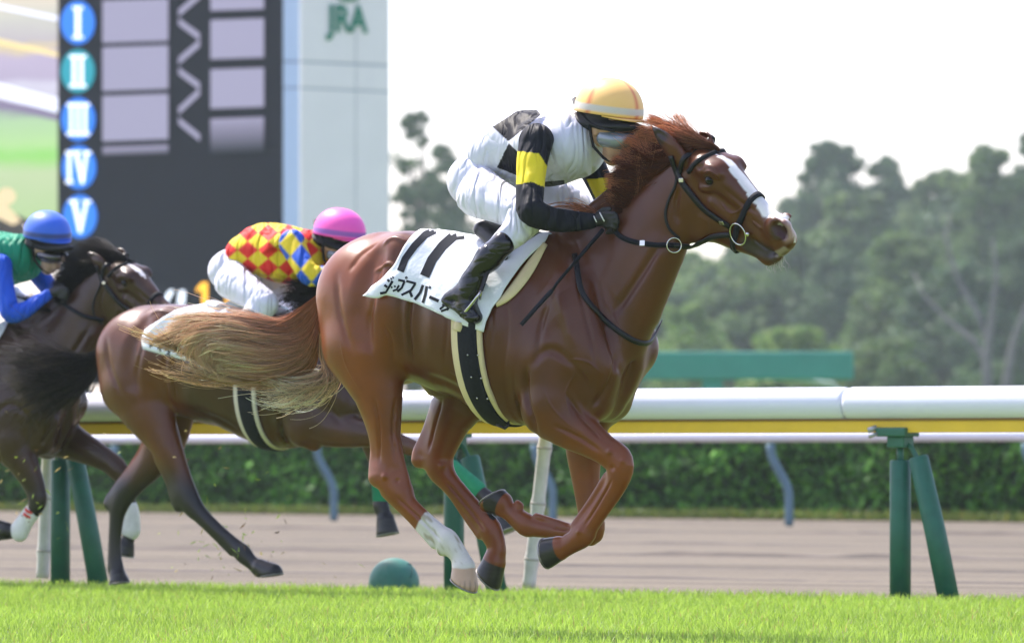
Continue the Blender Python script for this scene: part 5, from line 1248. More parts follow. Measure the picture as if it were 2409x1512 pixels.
def jockey(F, T, arms, hand_near, hand_far, label, silk, sleeve, cap_col, band_col, vox=.006, gog=None, cap_button=None, cap_detail=False, skin=(.50, .29, .19), lower_col=None, hframe=None, group='jockeys', peak_col=None):
    k = T(0, 0, 1)[2]
    HF = hframe or Frame(0, 0, 0, YAW+8, tilt=0, o=F.w(*T(1430, 290, 1)[:2], 0))
    torso = [[(1136,415,0,54,.13),(1158,362,0,62,.14),(1212,347,0,80,.145),(1290,350,0,86,.165),(1345,345,0,74,.15)], [(1350,330,0,52,.12),(1385,322,0,38,.07)],
             [(1262,333,.14,48,.07),(1368,340,-.13,44,.07)]]
    legs_n = [(1116,428,.07,60,.085),(1126,450,.12,60,.088),(1168,472,.165,50,.076),(1212,494,.195,43,.066),(1238,510,.205,40,.060)]
    shin_n = [(1238,512,.205,38,.058),(1220,540,.235,35,.053),(1190,566,.265,29,.047),(1150,606,.29,27,.043),(1122,640,.29,23,.038),(1108,672,.29,25,.040)]
    foot_n = [(1110,668,.29,26,.040),(1098,698,.295,24,.040),(1102,722,.295,22,.040),(1120,746,.295,13,.034)]
    heel_n = [(1080,690,.295,19,.034),(1052,706,.295,13,.028),(1080,724,.295,11,.034),(1112,750,.295,9,.036)]
    legs_f = [(1150,440,-.08,64,.09),(1230,445,-.16,54,.08),(1320,470,-.24,42,.065),(1375,505,-.28,36,.055)]
    shin_f = [(1375,505,-.28,36,.055),(1340,560,-.27,30,.045),(1280,640,-.28,24,.04),(1262,690,-.28,22,.036)]
    foot_f = [(1262,690,-.28,22,.036),(1250,712,-.28,18,.034),(1290,742,-.28,11,.032)]
    # body: head, neck, trunk and limbs in one skin
    B = Body(F)
    for c in torso: B.chain(grow(c, -.024), k=.03, T=T)
    for c in [legs_n, shin_n, foot_n, legs_f, shin_f, foot_f, arms['near'], arms['far']]:
        B.chain(grow(c, -.012), k=.03, T=T)
    hc = lambda n, **kw: B.chain(n, T=T, fr=HF, **kw)
    hc([(1372,318,0,32,.050),(1400,312,0,36,.052)], k=.03)
    hc([(1425,268,0,46,.068),(1436,290,0,45,.066)], k=.03); hc([(1440,310,0,44,.062),(1446,345,0,34,.050),(1442,362,0,26,.040)], k=.03)
    hc([(1440,376,0,12,.022)], k=.02); hc([(1482,322,0,9,.012),(1490,338,0,8,.014)], k=.015)
    hc([(1470,357,0,8,.024)], k=.012); hc([(1468,367,0,7,.022)], k=.012)
    hc([(1470,361,.0,2,.03)], k=.004, op='sub')
    hc([(1462,312,.030,8,.014)], k=.01, mirror=True, op='sub')
    hc([(1398,298,.072,13,.008),(1400,312,.070,9,.007)], k=.006, mirror=True); hc([(1400,302,.082,6,.006)], k=.004, mirror=True, op='sub')
    # hands with five bent fingers, closed on the reins
    for (hx, hy, hu, sg) in (hand_near, hand_far):
        L = lambda dx, dy, du, r, w_: (hx+dx, hy+dy, hu+du*sg, r, w_)
        B.chain([L(-8,2,0,13,.020), L(10,-2,0,16,.022), L(26,-8,-.004,15,.022)], k=.012, T=T)
        for i in range(4):
            o = i*.0; dy = i*9.5
            ln = (1, 1.08, 1.0, .82)[i]
            B.chain([L(24,-16+dy,.008-i*.003,6.8,.0105), L(24+20*ln,-14+dy,.004,6.4,.0098), L(26+22*ln,-4+dy,-.016,5.8,.0092), L(14+16*ln,0+dy,-.030,5.4,.0085)], k=.005, T=T)
        B.chain([L(2,-10,-.012,8,.012), L(16,-24,-.020,7,.0105), L(32,-27,-.022,6,.009)], k=.008, T=T)
    v, q, _ = B.mesh(vox*.75); v = relax(v, q, 1, .3)
    hl = HF.loc(v); col = np.tile(np.array(skin), (len(v), 1))
    qh = lambda x, y: HF.loc(HF.w(*T(x, y, 1)[:2], 0))[[0, 2]]
    lp = np.linalg.norm(hl[:, [0, 2]]-qh(1478, 361), axis=1); col = lerp(col, (.42, .15, .12), (1-sstep(lp, .006, .014))*(np.abs(hl[:, 1]) < .03))
    hair = (np.linalg.norm(hl-np.array([*qh(1395, 285)[:1], 0, qh(1395, 285)[1]]), axis=1) < .085)*(hl[:, 2] > qh(1400, 305)[1])*(np.abs(np.abs(hl[:, 1])-.078) > .012)
    col = lerp(col, (.015, .012, .012), hair.astype(float))
    Lv = F.loc(v)
    for (hx, hy, hu, sg) in (hand_near, hand_far):
        c = F.loc(F.w(*T(hx+14, hy, 1)[:2], hu)); m = np.linalg.norm(Lv-c, axis=1) < .105; col = lerp(col, (.016, .016, .018), m.astype(float))
    root = obj('person', v, q, skin_m, None, True, col); tag(root, label, 'jockey', group)
    # clothes
    solid('breeches', [grow(c, .003) for c in ([(1122,425,0,58,.135),(1142,408,0,56,.140)], legs_n, legs_f, shin_n[:3]+[(1178,578,.27,27,.046)], shin_f[:2])], F, T, vox, white_silk, root, k=.035)
    solid('jacket', [grow(c, .006) for c in ([(1166,368,0,60,.135)]+torso[0][2:], torso[1][:1], torso[2])], F, T, vox*.8, silk_m, root, col=silk, k=.045)
    solid('collar', [[(1362,326,0,40,.066),(1374,320,0,40,.062)]], F, T, vox, silk_m, root, col=silk, k=.02)
    solid('sleeve', [grow(arms['near'], .002)], F, T, vox*.8, silk_m, root, col=sleeve)
    solid('sleeve', [grow(arms['far'], .002)], F, T, vox*.8, silk_m, root, col=sleeve)
    bm = patent if lower_col is None else mat('boot', lower_col, rough=.6, var=.2)
    solid('boot', [grow(shin_n[3:], .004), grow(foot_n, .003), heel_n, [(1183,574,.287,29,.048),(1150,606,.29,30,.046)]], F, T, vox*.8, patent if lower_col is None else bm, root, k=.025)
    solid('boot', [grow([(1310,600,-.275,28,.043)]+shin_f[2:], .005), grow(foot_f, .003)], F, T, vox, patent, root, k=.025)
    # helmet with silk cover
    def dome(v, f_):
        return v
    cx_, cy_ = 1431, 262
    o3 = HF.loc(HF.w(*T(cx_, cy_, 1)[:2], 0)); nb = 26; ns = 44
    a_, b_, c_ = .132*k*1.0/k, .108, .118
    vv = []; ff = []; cc = []
    tiltH = math.radians(-9)
    for i in range(nb+1):
        ph = (math.pi/2+.10)*i/nb
        for j in range(ns):
            th = 2*math.pi*j/ns; sp = max(0, math.sin(ph))**.86; x = a_*sp*math.cos(th); y = b_*sp*math.sin(th); z = c_*math.cos(ph)
            if math.cos(th) > 0: x *= 1.05
            xr = x*math.cos(tiltH)-z*math.sin(tiltH)*1; zr = x*math.sin(tiltH)+z*math.cos(tiltH)
            vv.append(HF.glob((o3[0]+xr, y, o3[2]+zr)))
            seam = cap_detail and (abs(y) < .004 or abs(abs(x)-.045) < .0 or abs(math.hypot(x, 0)) < .0035)
            cc.append(band_col if (math.pi/2+.10)*(i/nb) > math.pi/2-.16 and i < nb-1 else ((.75, .22, .08) if seam else cap_col))
    for i in range(nb):
        for j in range(ns): ff.append((i*ns+j, (i+1)*ns+j, (i+1)*ns+(j+1) % ns, i*ns+(j+1) % ns))
    hel = obj('helmet', vv, np.array(ff), cap_silk, root, True, np.array(cc)); sd = hel.modifiers.new('solid', 'SOLIDIFY'); sd.thickness = .012; sd.offset = -1
    # short peak at the front of the cap
    pv = []; pf = []
    for i in range(5):
        for j in range(19):
            th = -1.15+2.3*j/18; e = i/4*.030*max(0, math.cos(th*1.25)); x = a_*1.05*math.cos(th)*.99+e*math.cos(th); y = b_*math.sin(th)*.99+e*math.sin(th)*.6; z = -.012-e*.25
            xr = x*math.cos(tiltH)-z*math.sin(tiltH); zr = x*math.sin(tiltH)+z*math.cos(tiltH); pv.append(HF.glob((o3[0]+xr, y, o3[2]+zr)))
    for i in range(4):
        for j in range(18): pf.append((i*19+j, i*19+j+1, (i+1)*19+j+1, (i+1)*19+j))
    pk = obj('peak', pv, np.array(pf), cap_silk, hel, True, np.tile(np.array(peak_col or cap_col), (len(pv), 1))); sd = pk.modifiers.new('solid', 'SOLIDIFY'); sd.thickness = .006
    tp = HF.glob((o3[0]-c_*math.sin(tiltH)*1, 0, o3[2]+c_*math.cos(tiltH))); mb = MB(); mb.ball(tp, .011, 6, (1, 1, .5)); mb.build('button', mat('cap_button', cap_button or cap_col, rough=.6), hel, smooth=True)
    # black padding under the rim, strap and goggles
    PB = Body(HF); PB.chain([(1372,284,0,22,.080),(1405,290,0,22,.088),(1450,298,0,17,.085),(1482,300,0,14,.07),(1498,300,0,8,.05)], k=.02, T=T, fr=HF)
    PB.chain([(1425,262,0,58,.083)], k=.02, T=T, fr=HF)
    v, q, _ = PB.mesh(vox*.8); obj('helmet_lining', v, q, black_m, hel)
    mb = MB()
    for sg in (1, -1):
        P_ = [HF.w(*T(*p, 1)[:2], u_*sg) if sg > 0 else HF.glob(HF.loc(HF.w(*T(*p, 1)[:2], u_))*np.array([1, -1, 1])) for p, u_ in (((1388,290),.088),((1390,318),.078),((1396,345),.068),((1420,372),.046),((1445,384),.012))]
        mb.tube(P_, .0085, 6, flat=.35)
    mb.build('chin_strap', black_m, hel, smooth=True)
    GB = Body(HF); GB.chain([(1440,326,0,27,.076),(1462,330,0,26,.068),(1480,330,0,18,.052)], k=.015, T=T, fr=HF)
    v, q, _ = GB.mesh(vox*.7); g = obj('goggles', v, q, gog or lens_m, root)
    ring_pts = []
    mb = MB()
    for sg in (1, -1):
        P_ = [HF.glob(HF.loc(HF.w(*T(*p, 1)[:2], u_))*np.array([1, sg, 1])) for p, u_ in (((1440,308),.076),((1418,302),.084),((1390,290),.088),((1362,262),.075),((1352,240),.045),((1350,232),.0))]
        mb.tube(P_, .008, 6, flat=.35)
    mb.build('goggle_strap', black_m, g, smooth=True)
    return root, HF

def paint_silk1(v, B):
    p = pix(v); L = B.fr.loc(v); col = np.tile([.66, .67, .77], (len(v), 1)); near = L[:, 1] > -.02
    for poly in ([(1158,299),(1196,333),(1272,271),(1262,255),(1231,252)], [(1197,337),(1169,394),(1216,413),(1225,364)], [(1276,428),(1328,424),(1330,450),(1270,450)]):
        col[inpoly(p, poly) & (near | (poly[0][0] == 1158))] = (.010, .010, .014)
    back = (L[:, 1] < -.0) & inpoly(p, [(1196,333),(1272,271),(1262,250),(1220,250),(1158,290)]); col[back] = (.010, .010, .014)
    d, _ = seg_d(p, (1135,366), (1196,334)); col = lerp(col, (.60, .64, .72), (d < .9)*near*1.0)
    return col
def paint_sleeve1(v, B):
    p = pix(v); L = B.fr.loc(v); col = np.tile([.014, .015, .021], (len(v), 1)); near = L[:, 1] > 0
    m = inpoly(p, [(1195,357),(1216,356),(1268,361),(1290,396),(1292,442),(1280,440),(1250,428),(1195,438)]) & near
    m |= inpoly(p, [(1380,423),(1436,416),(1462,472),(1411,486)]) & ~near
    col[m] = (.82, .66, .03)
    return col
J1, JH1 = jockey(F1, ident, ARMS1, (1402,519,.105,1), (1418,512,-.03,-1), 'jockey in white and black silks with yellow armbands and an orange cap', paint_silk1, paint_sleeve1,
       (.95, .58, .19), (.64, .58, .52), vox=.0055, cap_button=(.8, .3, .05), cap_detail=True)
# glove piping and the cap's elastic
band('glove_piping', [F1.w(1397,508,.135), F1.w(1400,515,.138), F1.w(1404,523,.135)], [Vector(F1.L)]*3, .004, .002, white_strap, J1)
band('glove_piping', [F1.w(1411,500,.128), F1.w(1416,510,.134), F1.w(1422,521,.130)], [Vector(F1.L)]*3, .005, .002, white_strap, J1)
mb = MB(); W = lambda x, y, u: F1.w(x, y, u)
mb.tube([W(1418,541,.115), W(1395,567,.16), W(1345,625,.24), W(1310,666,.27), W(1300,682,.28)], [.009,.008,.007,.006,.006], 8)
mb.tube([W(1301,681,.28), W(1296,686,.28), W(1262,723,.31), W(1226,764,.34)], [.007,.013,.012,.012], 8, flat=.45)
wh = mb.build('whip', rubber, None, smooth=True); tag(wh, 'black padded whip held low in the hand of the orange capped jockey', 'whip')
# ------------------------------------------------------------------ the bay behind, in the pink cap's charge
def affT(a, b, sx, sy, sr):
    return lambda px, py, r: (b[0]+(px-a[0])*sx, b[1]+(py-a[1])*sy, r*sr)
d2 = rail_depth(590, 1.12); F2 = Frame(590, 880, d2, YAW)
T2 = affT((745, 1000), (207, 1048), .92, .72, .745)
TN2 = simT((1385, 850), (800, 935), .75, math.radians(12))
H2 = Frame(0, 0, 0, 44, tilt=-8, o=F2.w(*TN2(1625, 420, 1)[:2], 0))
B2 = Body(F2)
trunk1(B2, T2); neck1(B2, TN2); head1(B2, TN2, H2); ears1(B2, TN2, H2)
def hoof2(B, c, sole, n, u, r0=22, r1=28, style=None): hoof(B, c, sole, n, u, r0, r1, T=None, col=style)
# near hind reaching forward
leg(B2, [(325,905,.13,92,.11),(350,965,.14,72,.095),(378,1020,.145,50,.07),(402,1068,.15,37,.052),(422,1115,.15,29,.037),(437,1160,.15,31,.040),(455,1192,.15,27,.036),(480,1218,.15,20,.028),
         (520,1255,.15,18,.024),(552,1283,.15,19,.025),(572,1302,.15,23,.031),(592,1322,.15,18,.025),(610,1336,.15,22,.032)], None, k=.03)
leg(B2, [(378,1080,.15,18,.02),(400,1130,.15,15,.018),(414,1172,.15,17,.02),(420,1190,.15,15,.02)], None, k=.03)
leg(B2, [(470,1225,.15,7,.012),(545,1300,.15,8,.016)], None, k=.014)
hoof2(B2, (612,1334), (640,1352), (.12,1), .15, 21, 30)
# far hind driving off the turf
leg(B2, [(390,960,-.10,85,.09),(385,1030,-.12,62,.075),(358,1085,-.12,42,.055),(325,1125,-.12,31,.042),(296,1155,-.12,31,.040),(281,1185,-.12,27,.036),(274,1220,-.12,20,.028),
         (270,1270,-.12,18,.024),(270,1312,-.12,20,.026),(272,1335,-.12,23,.030),(276,1352,-.12,20,.027)], None, k=.03)
leg(B2, [(345,1060,-.12,20,.02),(290,1130,-.12,13,.014),(262,1168,-.12,14,.018),(256,1184,-.12,15,.02)], None, k=.03)
hoof2(B2, (277,1352), (281,1370), (.1,1), -.12, 21, 27)
# near fore stretched forward under the chestnut
leg(B2, [(738,985,.15,62,.08),(775,1005,.15,47,.065),(825,1015,.15,38,.052),(872,1022,.15,30,.042),(905,1030,.14,30,.040),(935,1040,.14,24,.032),(1000,1065,.14,18,.024),(1060,1098,.14,18,.024),(1120,1148,.14,18,.025),(1160,1188,.14,23,.031),(1178,1212,.14,18,.025),(1184,1226,.14,22,.030)], None, k=.025)
leg(B2, [(738,1040,.15,22,.03)], None, k=.02)
hoof2(B2, (1184,1226), (1194,1248), (.35,.94), .14, 21, 26)
# far fore coming down
leg(B2, [(845,960,-.13,50,.07),(868,1010,-.13,38,.052),(885,1060,-.13,30,.040),(893,1092,-.13,28,.036),(892,1125,-.13,19,.026),(894,1165,-.13,18,.024),(896,1188,-.13,21,.029),(904,1212,-.13,19,.028),(907,1226,-.13,24,.034)], None, k=.025)
hoof2(B2, (907,1224), (912,1256), (.15,.98), -.13, 24, 30)
V, Q, P = B2.mesh(.0065); V = relax(V, Q, 3, .5)
V = carve(V, Q, bvh_of(V, Q), MUSCLE[3:], T2)
c2_ = paint_horse(B2, V, (.115, .034, .008), shade_col=(.042, .015, .006), T=TN2, H=H2, points=.60)
h2 = obj('horse', V, Q, coat_m, col=c2_)
tag(h2, 'dark bay racehorse with black tail and legs running behind the chestnut tail', 'horse', 'racehorses')
shoes(B2, h2)
bvh2 = bvh_of(V, Q); eyes(B2, H2, TN2, h2)
horse_hair(H2, F2, TN2, h2, (.012, .009, .008), (.05, .035, .028), n=1200, seed=31)
W2 = lambda x, y, u: F2.w(x, y, u)
MG = [[W2(*p) for p in g] for g in ([(900,620,.0),(860,632,.03),(800,640,.05),(740,652,.06),(690,668,.05)], [(870,650,.02),(820,662,.06),(760,670,.09),(700,684,.09),(660,700,.07)], [(840,690,.04),(790,700,.09),(735,704,.13),(690,712,.13),(655,726,.11)], [(810,730,.06),(770,735,.12),(720,738,.16),(680,742,.16)])]
strands('mane', MG, 900, 0, h2, hair_m, .0020, .0014, (.008, .007, .007), (.03, .022, .018), noise=.02, tipnoise=.015, clump=40, spread=.014, short=.4, seed=35)
TG2 = [[(235,822,0),(205,835,0),(160,832,.03),(110,822,.05),(60,812,.04),(10,800,.0)],
       [(232,832,0),(200,850,0),(150,852,.06),(100,850,.08),(50,850,.06),(-10,850,.0)],
       [(232,842,0),(205,868,0),(155,885,.06),(105,895,.10),(60,900,.08),(10,905,.02)],
       [(233,850,0),(212,885,0),(170,915,.04),(120,935,.08),(80,960,.08),(50,1000,.04)],
       [(236,858,0),(218,895,0),(185,925,.02),(140,960,.04),(100,1000,.04),(85,1040,.02)]]
strands('tail', [[W2(*p) for p in g] for g in TG2], 1150, 0, h2, hair_m, .0016, .0012, (.010, .008, .008), (.075, .055, .048), noise=.025, tipnoise=.03, clump=60, pts=16, spread=.012, short=.6, seed=33, flare=.11)
G, NN_ = laid_sheet(bvh2, [(455,724),(410,735),(375,755),(345,778),(336,800),(340,822)], [(640,722),(640,760),(645,800),(650,840),(655,880),(660,905)], 20, 34, .010, F2)
LG = F2.loc(G.reshape(-1, 3)).reshape(G.shape); FG = LG.copy(); FG[..., 1] *= -1; FG = FG[::-1]; rd = (LG[:1]+FG[-1:])/2; rd[..., 1] = 0; rd[..., 2] += .012
ALL = np.concatenate([FG, rd, LG]); sc2 = sheet_obj('saddle_cloth', F2.glob(ALL.reshape(-1, 3)).reshape(ALL.shape), cloth_w, None, thick=.004)
tag(sc2, 'white lettered cloth over the back of the dark bay, half hidden by the blond tail', 'saddle cloth', 'numbered saddle cloths')
nr, nc = G.shape[:2]
bc2 = BVHTree.FromPolygons([tuple(v) for v in G.reshape(-1, 3).tolist()], [(i*nc+j, i*nc+j+1, (i+1)*nc+j+1, (i+1)*nc+j) for i in range(nr-1) for j in range(nc-1)])
Z7 = lambda x, y: (294+x*.2441, 647+y*.2441)
marks('digit', bc2, [([(470,742),(420,765),(384,800)], 11)], ink, sc2, off=.004)
marks('digit', bc2, [([(505,742),(455,775),(415,815)], 11)], ink, sc2, off=.004)
marks('lettering', bc2, [([Z7(228,655),Z7(272,668)], 3.4), ([Z7(272,668),Z7(262,690)], 3), ([Z7(248,668),Z7(246,700)], 3), ([Z7(350,672),Z7(318,715)], 3.4), ([Z7(338,690),Z7(345,738)], 3.6),
     ([Z7(395,722),Z7(440,735)], 3.4), ([Z7(440,735),Z7(395,775)], 3.2), ([Z7(420,758),Z7(440,785)], 3.2), ([Z7(495,760),Z7(560,780)], 3.4), ([Z7(620,775),Z7(600,830)], 3.4), ([Z7(655,785),Z7(668,835)], 3.4)], ink, sc2, off=.004)
sd2 = empty('race_saddle', tuple(F2.w(600, 730, 0))); tag(sd2, 'low pale race saddle with black girth on the dark bay', 'saddle', 'race saddles')
SB = Body(F2); SB.chain([(560,716,0,11,.10), (610,722,0,10,.10), (660,735,0,10,.09)], k=.02); SB.chain([(525,722,.05,9,.07), (500,714,0,9,.06)], k=.02)
v, q, _ = SB.mesh(.008); obj('seat', v, q, mat('grey_saddle', (.45, .46, .48), rough=.5), sd2)
ring('girth_pad', bvh2, F2, (665, 720), (641, 1050), .145, .004, .009, mat('pale_pad', (.62, .56, .46), rough=.85), sd2, R=.6, n=80, arc=(1.0, 3.3))
ring('girth', bvh2, F2, (667, 720), (643, 1050), .09, .014, .006, rubber, sd2, R=.6, n=80, arc=(1.0, 3.3))
bandage = mat('green_bandage', (.01, .22, .10), rough=.8, var=.15, nscale=30, bumpy=.3, bscale=80, bdist=.003)
def sleeve_on(name, nodes, F, m, parent, T=None, vox=.006, k=.01):
    B = Body(F); B.chain(nodes, k=k, T=T); v, q, _ = B.mesh(vox); return obj(name, v, q, m, parent)
wr = sleeve_on('leg_bandage', [(1066,1102,.14,21,.028),(1090,1122,.14,20.5,.0275),(1126,1152,.14,21,.029)], F2, bandage, None); tag(wr, 'green bandage on the outstretched foreleg of the dark bay', 'bandage', 'leg bandages')
wr = sleeve_on('leg_bandage', [(893,1118,-.13,21,.030),(893,1142,-.13,21,.028),(895,1170,-.13,21.5,.029)], F2, bandage, None); tag(wr, 'green bandage just behind the near hock of the chestnut', 'bandage', 'leg bandages')
bridle('', bvh2, H2, TN2, 'bridle', 'black bridle on the dark bay hidden behind the chestnut', 'bridles')

def invsim(a, b, sc, rot):
    c, s_ = math.cos(-rot), math.sin(-rot)
    def I(x, y): x, y = (x-b[0])/sc, (y-b[1])/sc; return a[0]+c*x-s_*y, a[1]+s_*x+c*y
    return I
rotJ = math.radians(9); TJ2 = simT((1430, 262), (797, 550), .767, rotJ); IJ2 = invsim((1430, 262), (797, 550), .767, rotJ)
HJ2 = Frame(0, 0, 0, YAW+8, tilt=0, o=F2.w(*TJ2(1430, 290, 1)[:2], 0))
def arm(I, pts, r): return [(*I(x, y), u, rr, w_) for (x, y, u), (rr, w_) in zip(pts, r)]
AR = [(42,.062),(38,.056),(35,.052),(34,.048),(33,.046),(27,.04),(23,.033),(18,.026)]
ARMS2 = dict(near=arm(IJ2, [(688,572,.185),(697,592,.20),(707,612,.215),(718,632,.23),(732,648,.235),(765,646,.20),(800,634,.15),(835,622,.11)], AR),
             far=arm(IJ2, [(760,575,-.17),(778,600,-.19),(795,625,-.19),(812,640,-.18),(835,640,-.12),(850,632,-.02)], [(42,.06),(33,.046),(30,.045),(28,.04),(24,.032),(17,.024)]))
def checks(c1, c2, ax, ay, ox=0, oy=0, line=None, lw=.035):
    def f(v, B):
        p = pix(v); x = (p[:, 0]-ox)/ax; y = (p[:, 1]-oy)/ay; a = x+y; b = x-y
        par = (np.floor(a)+np.floor(b)).astype(int) % 2 == 0
        col = np.where(par[:, None], np.array(c1), np.array(c2))
        if line is not None:
            e = np.minimum(np.minimum(a % 1, 1-a % 1), np.minimum(b % 1, 1-b % 1)); col = lerp(col, line, (e < lw)*1.0)
        return col
    return f
red, yel, blu = (.72, .03, .025), (.80, .60, .03), (.02, .10, .55)
n2 = (*IJ2(848, 622), .10, 1); f2 = (*IJ2(860, 632), -.03, -1)
J2, JH2 = jockey(F2, TJ2, ARMS2, n2, f2, 'jockey in red and yellow checked silks, blue checked sleeves and a pink cap', checks(red, yel, 48, 41, 607, 588, (.75, .25, .03)), checks(blu, yel, 50, 60, 683, 603, (.4, .35, .2)),
       (.95, .10, .50), (.32, .10, .45), vox=.0065, lower_col=(.22, .18, .16), hframe=HJ2)
solid('knee_cover', [[(1238,512,.205,41,.062),(1220,540,.235,38,.057),(1190,566,.265,32,.050)]], F2, TJ2, .007, mat('muddy_nylon', (.26, .22, .20), rough=.6, var=.2), J2)
# ------------------------------------------------------------------ the dark horse at the left edge
d3 = rail_depth(200, .62); F3 = Frame(200, 880, d3, YAW)
T3 = simT((1663, 425), (288, 666), .715)
H3 = Frame(0, 0, 0, 50, tilt=-12, o=F3.w(*T3(1625, 420, 1)[:2], 0))
B3 = Body(F3)
trunk1(B3, T3); neck1(B3, T3); head1(B3, T3, H3)
ears1(B3, T3, H3, e1=((1600,372),(1582,352),(1562,334),(1545,322)))
hind_near1(B3, T3); hind_far1(B3, T3)
leg(B3, [(24,1040,.15,58,.08),(48,1075,.15,44,.065),(70,1118,.14,33,.05),(84,1152,.13,28,.042),(88,1178,.13,26,.038),(78,1202,.13,20,.028),(62,1222,.13,17,.025),(46,1246,.13,21,.03),(28,1250,.13,17,.026),(14,1248,.13,21,.03)], None, k=.025)
hoof(B3, (16,1248), (-6,1246), (-1,.05), .13, 21, 26)
leg(B3, [(120,1010,-.11,60,.08),(160,1035,-.12,46,.06),(215,1062,-.12,34,.046),(255,1085,-.12,28,.038),(280,1108,-.12,27,.036),(292,1135,-.12,19,.027),(304,1175,-.12,17,.024),(310,1215,-.12,18,.026),(308,1245,-.12,22,.030),(300,1270,-.12,17,.025),(297,1285,-.12,21,.030)], None, k=.025)
hoof(B3, (297,1284), (293,1304), (-.2,.98), -.12, 21, 25)
V, Q, P = B3.mesh(.0068); V = relax(V, Q, 3, .5)
V = carve(V, Q, bvh_of(V, Q), MUSCLE+FACE1, T3)
h3 = obj('horse', V, Q, coat_m, col=paint_horse(B3, V, (.046, .018, .007), T=T3, H=H3, points=.5, star=True))
tag(h3, 'nearly black racehorse with a small white star at the left edge', 'horse', 'racehorses')
shoes(B3, h3)
bvh3 = bvh_of(V, Q); eyes(B3, H3, T3, h3)
horse_hair(H3, F3, T3, h3, (.010, .008, .008), (.04, .028, .024), n=2200, seed=41, s=1.1)
tt = [[(-250,760,0),(-300,780,0),(-380,790,0),(-460,800,0)], [(-250,775,0),(-290,820,0),(-360,860,0),(-440,880,0)]]
strands('tail', [[F3.w(*p) for p in g] for g in tt], 500, 0, h3, hair_m, .0022, .0016, (.010, .008, .008), (.05, .04, .03), noise=.03, tipnoise=.03, clump=20, pts=12, spread=.03, seed=43)
bridle('', bvh3, H3, T3, 'bridle', 'black bridle with a brass buckle on the dark horse at the left', 'bridles')
rn3 = laid('rein', bvh3, [(142,708),(170,728),(205,745),(245,752)], .020, .008, .006, rubber, None, n=30); tag(rn3, 'thin black rein across the neck of the dark horse at the left', 'reins')
brush = mat('white_boot', (.72, .72, .70), rough=.6, var=.15, nscale=20)
w3 = sleeve_on('leg_boot', [(74,1206,.13,22,.031),(62,1222,.13,22,.030),(46,1248,.13,26,.035)], F3, brush, None, k=.02); tag(w3, 'white foreleg boot with red stripes at the left edge', 'boot', 'white horse boots')
tape = mat('red_tape', (.7, .06, .04), rough=.7)
for (xa, ya, xb, yb) in ((76,1199,74,1204),(72,1209,70,1214)):
    mb = MB(); mb.tube([F3.w(xa, ya, .13), F3.w(xb, yb, .13)], .042, 20, flat=.85); mb.build('red_stripe', tape, w3, smooth=True)
w3 = sleeve_on('leg_boot', [(307,1196,-.12,21,.030),(310,1215,-.12,22,.031),(308,1244,-.12,27,.035)], F3, brush, None, k=.02); tag(w3, 'white foreleg boot showing behind the planted hind leg of the dark bay', 'boot', 'white horse boots')
G, NN_ = laid_sheet(bvh3, [(-176,742),(-220,790),(-270,862)], [(20,762),(0,800),(-60,870)], 14, 20, .012, F3)
LG = F3.loc(G.reshape(-1, 3)).reshape(G.shape); FG = LG.copy(); FG[..., 1] *= -1; FG = FG[::-1]; ALL = np.concatenate([FG, LG])
sc3 = sheet_obj('saddle_cloth', F3.glob(ALL.reshape(-1, 3)).reshape(ALL.shape), cloth_w, None, thick=.004); tag(sc3, 'white cloth over the back of the dark horse under the blue capped jockey', 'saddle cloth', 'numbered saddle cloths')
TJ3 = simT((1430, 262), (110, 553), .725, math.radians(4)); IJ3 = invsim((1430, 262), (110, 553), .725, math.radians(4))
HJ3 = Frame(0, 0, 0, YAW+17, tilt=-4, o=F3.w(*TJ3(1430, 290, 1)[:2], 0))
ARMS3 = dict(near=arm(IJ3, [(0,628,.185),(4,655,.20),(10,682,.215),(17,710,.23),(28,736,.235),(60,728,.20),(88,708,.155),(112,694,.11)], AR),
             far=arm(IJ3, [(78,625,-.17),(95,650,-.19),(112,672,-.19),(122,682,-.18),(134,680,-.12),(140,672,-.02)], [(42,.06),(33,.046),(30,.045),(28,.04),(24,.032),(17,.024)]))
gr3 = lambda v, B: np.tile([.012, .27, .15], (len(v), 1)); bl3 = lambda v, B: np.tile([.02, .10, .62], (len(v), 1))
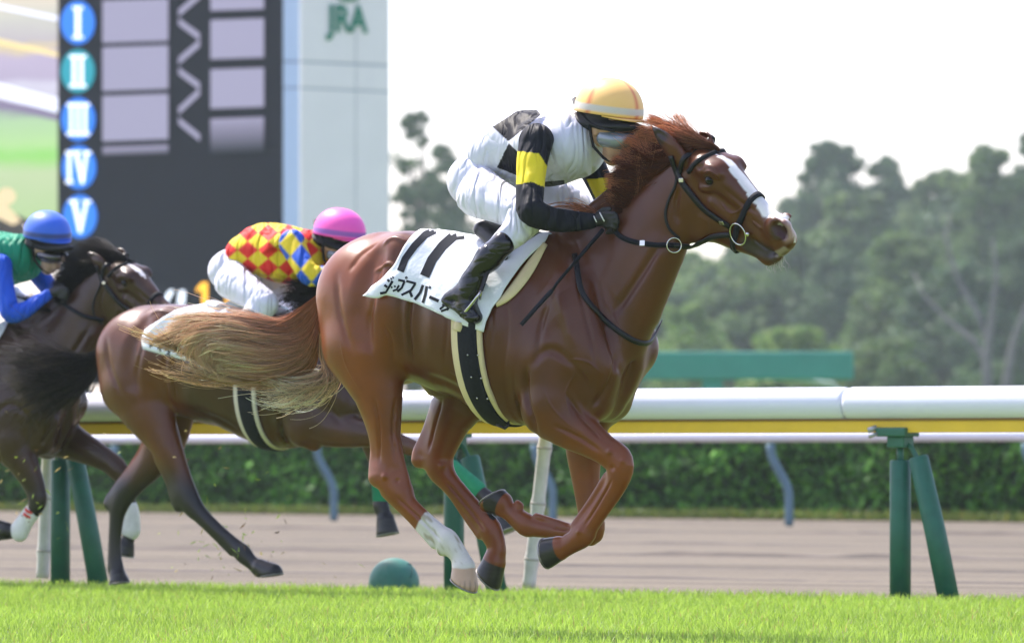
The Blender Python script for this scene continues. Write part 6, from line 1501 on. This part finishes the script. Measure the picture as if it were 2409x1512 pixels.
J3, JH3 = jockey(F3, TJ3, ARMS3, (*IJ3(124, 688), .10, 1), (*IJ3(146, 672), -.03, -1), 'jockey in a green vest with blue sleeves and a blue cap at the left edge', gr3, bl3,
       (.025, .13, .68), (.02, .05, .22), vox=.0065, gog=mat('dark_goggles', (.015, .013, .012), rough=.1, coat=1), hframe=HJ3, skin=(.55, .36, .26))

# bits of turf thrown up by the hooves
rg = np.random.default_rng(77); mbv = []; mbf = []; mbc = []
pts = [(rg.normal(*m1), rg.normal(*m2), rg.uniform(-.3, .5)) for n_, m1, m2 in ((34, (60, 60), (1110, 90)), (46, (560, 70), (1290, 55)), (26, (600, 200), (1080, 130)), (22, (640, 120), (1330, 30)), (14, (80, 60), (1210, 30))) for _ in range(n_)]
for i, (x, y, u) in enumerate(pts):
    y = min(y, 1368); c = F2.w(x, y, u); a = rg.normal(size=3); a /= np.linalg.norm(a); b_ = np.cross(a, rg.normal(size=3)); b_ /= np.linalg.norm(b_)
    l = rg.uniform(.008, .030); w_ = rg.uniform(.002, .006); k0 = len(mbv)
    mbv += [c-a*l, c-b_*w_, c+b_*w_+a*l*.1, c+a*l+b_*w_]; mbf.append((k0, k0+1, k0+3, k0+2)); cl = [(.42, .56, .07), (.30, .45, .05), (.5, .40, .16), (.10, .06, .03)][rg.integers(0, 4)]; mbc += [cl]*4
cg = obj('grass_clippings', mbv, mbf, grass_m, None, False, np.array(mbc)); tag(cg, 'flying bits of grass kicked up by the hooves of the dark bay', 'grass clippings', kind='stuff')
HAZE = .00030
# ------------------------------------------------------------------ damp summer air
hz = MB(); hz.box(-110, 110, -4, 480, -1.3, 45); hm = bpy.data.materials.new('haze'); hm.use_nodes = True; hn = hm.node_tree
hn.nodes.remove(hn.nodes['Principled BSDF']); pv = hn.nodes.new('ShaderNodeVolumePrincipled'); pv.inputs['Color'].default_value = (.80, .90, 1.0, 1); pv.inputs['Density'].default_value = HAZE; pv.inputs['Anisotropy'].default_value = .3
hn.links.new(pv.outputs[0], hn.nodes['Material Output'].inputs['Volume'])
ho = hz.build('haze', hm); tag(ho, kind='stuff')
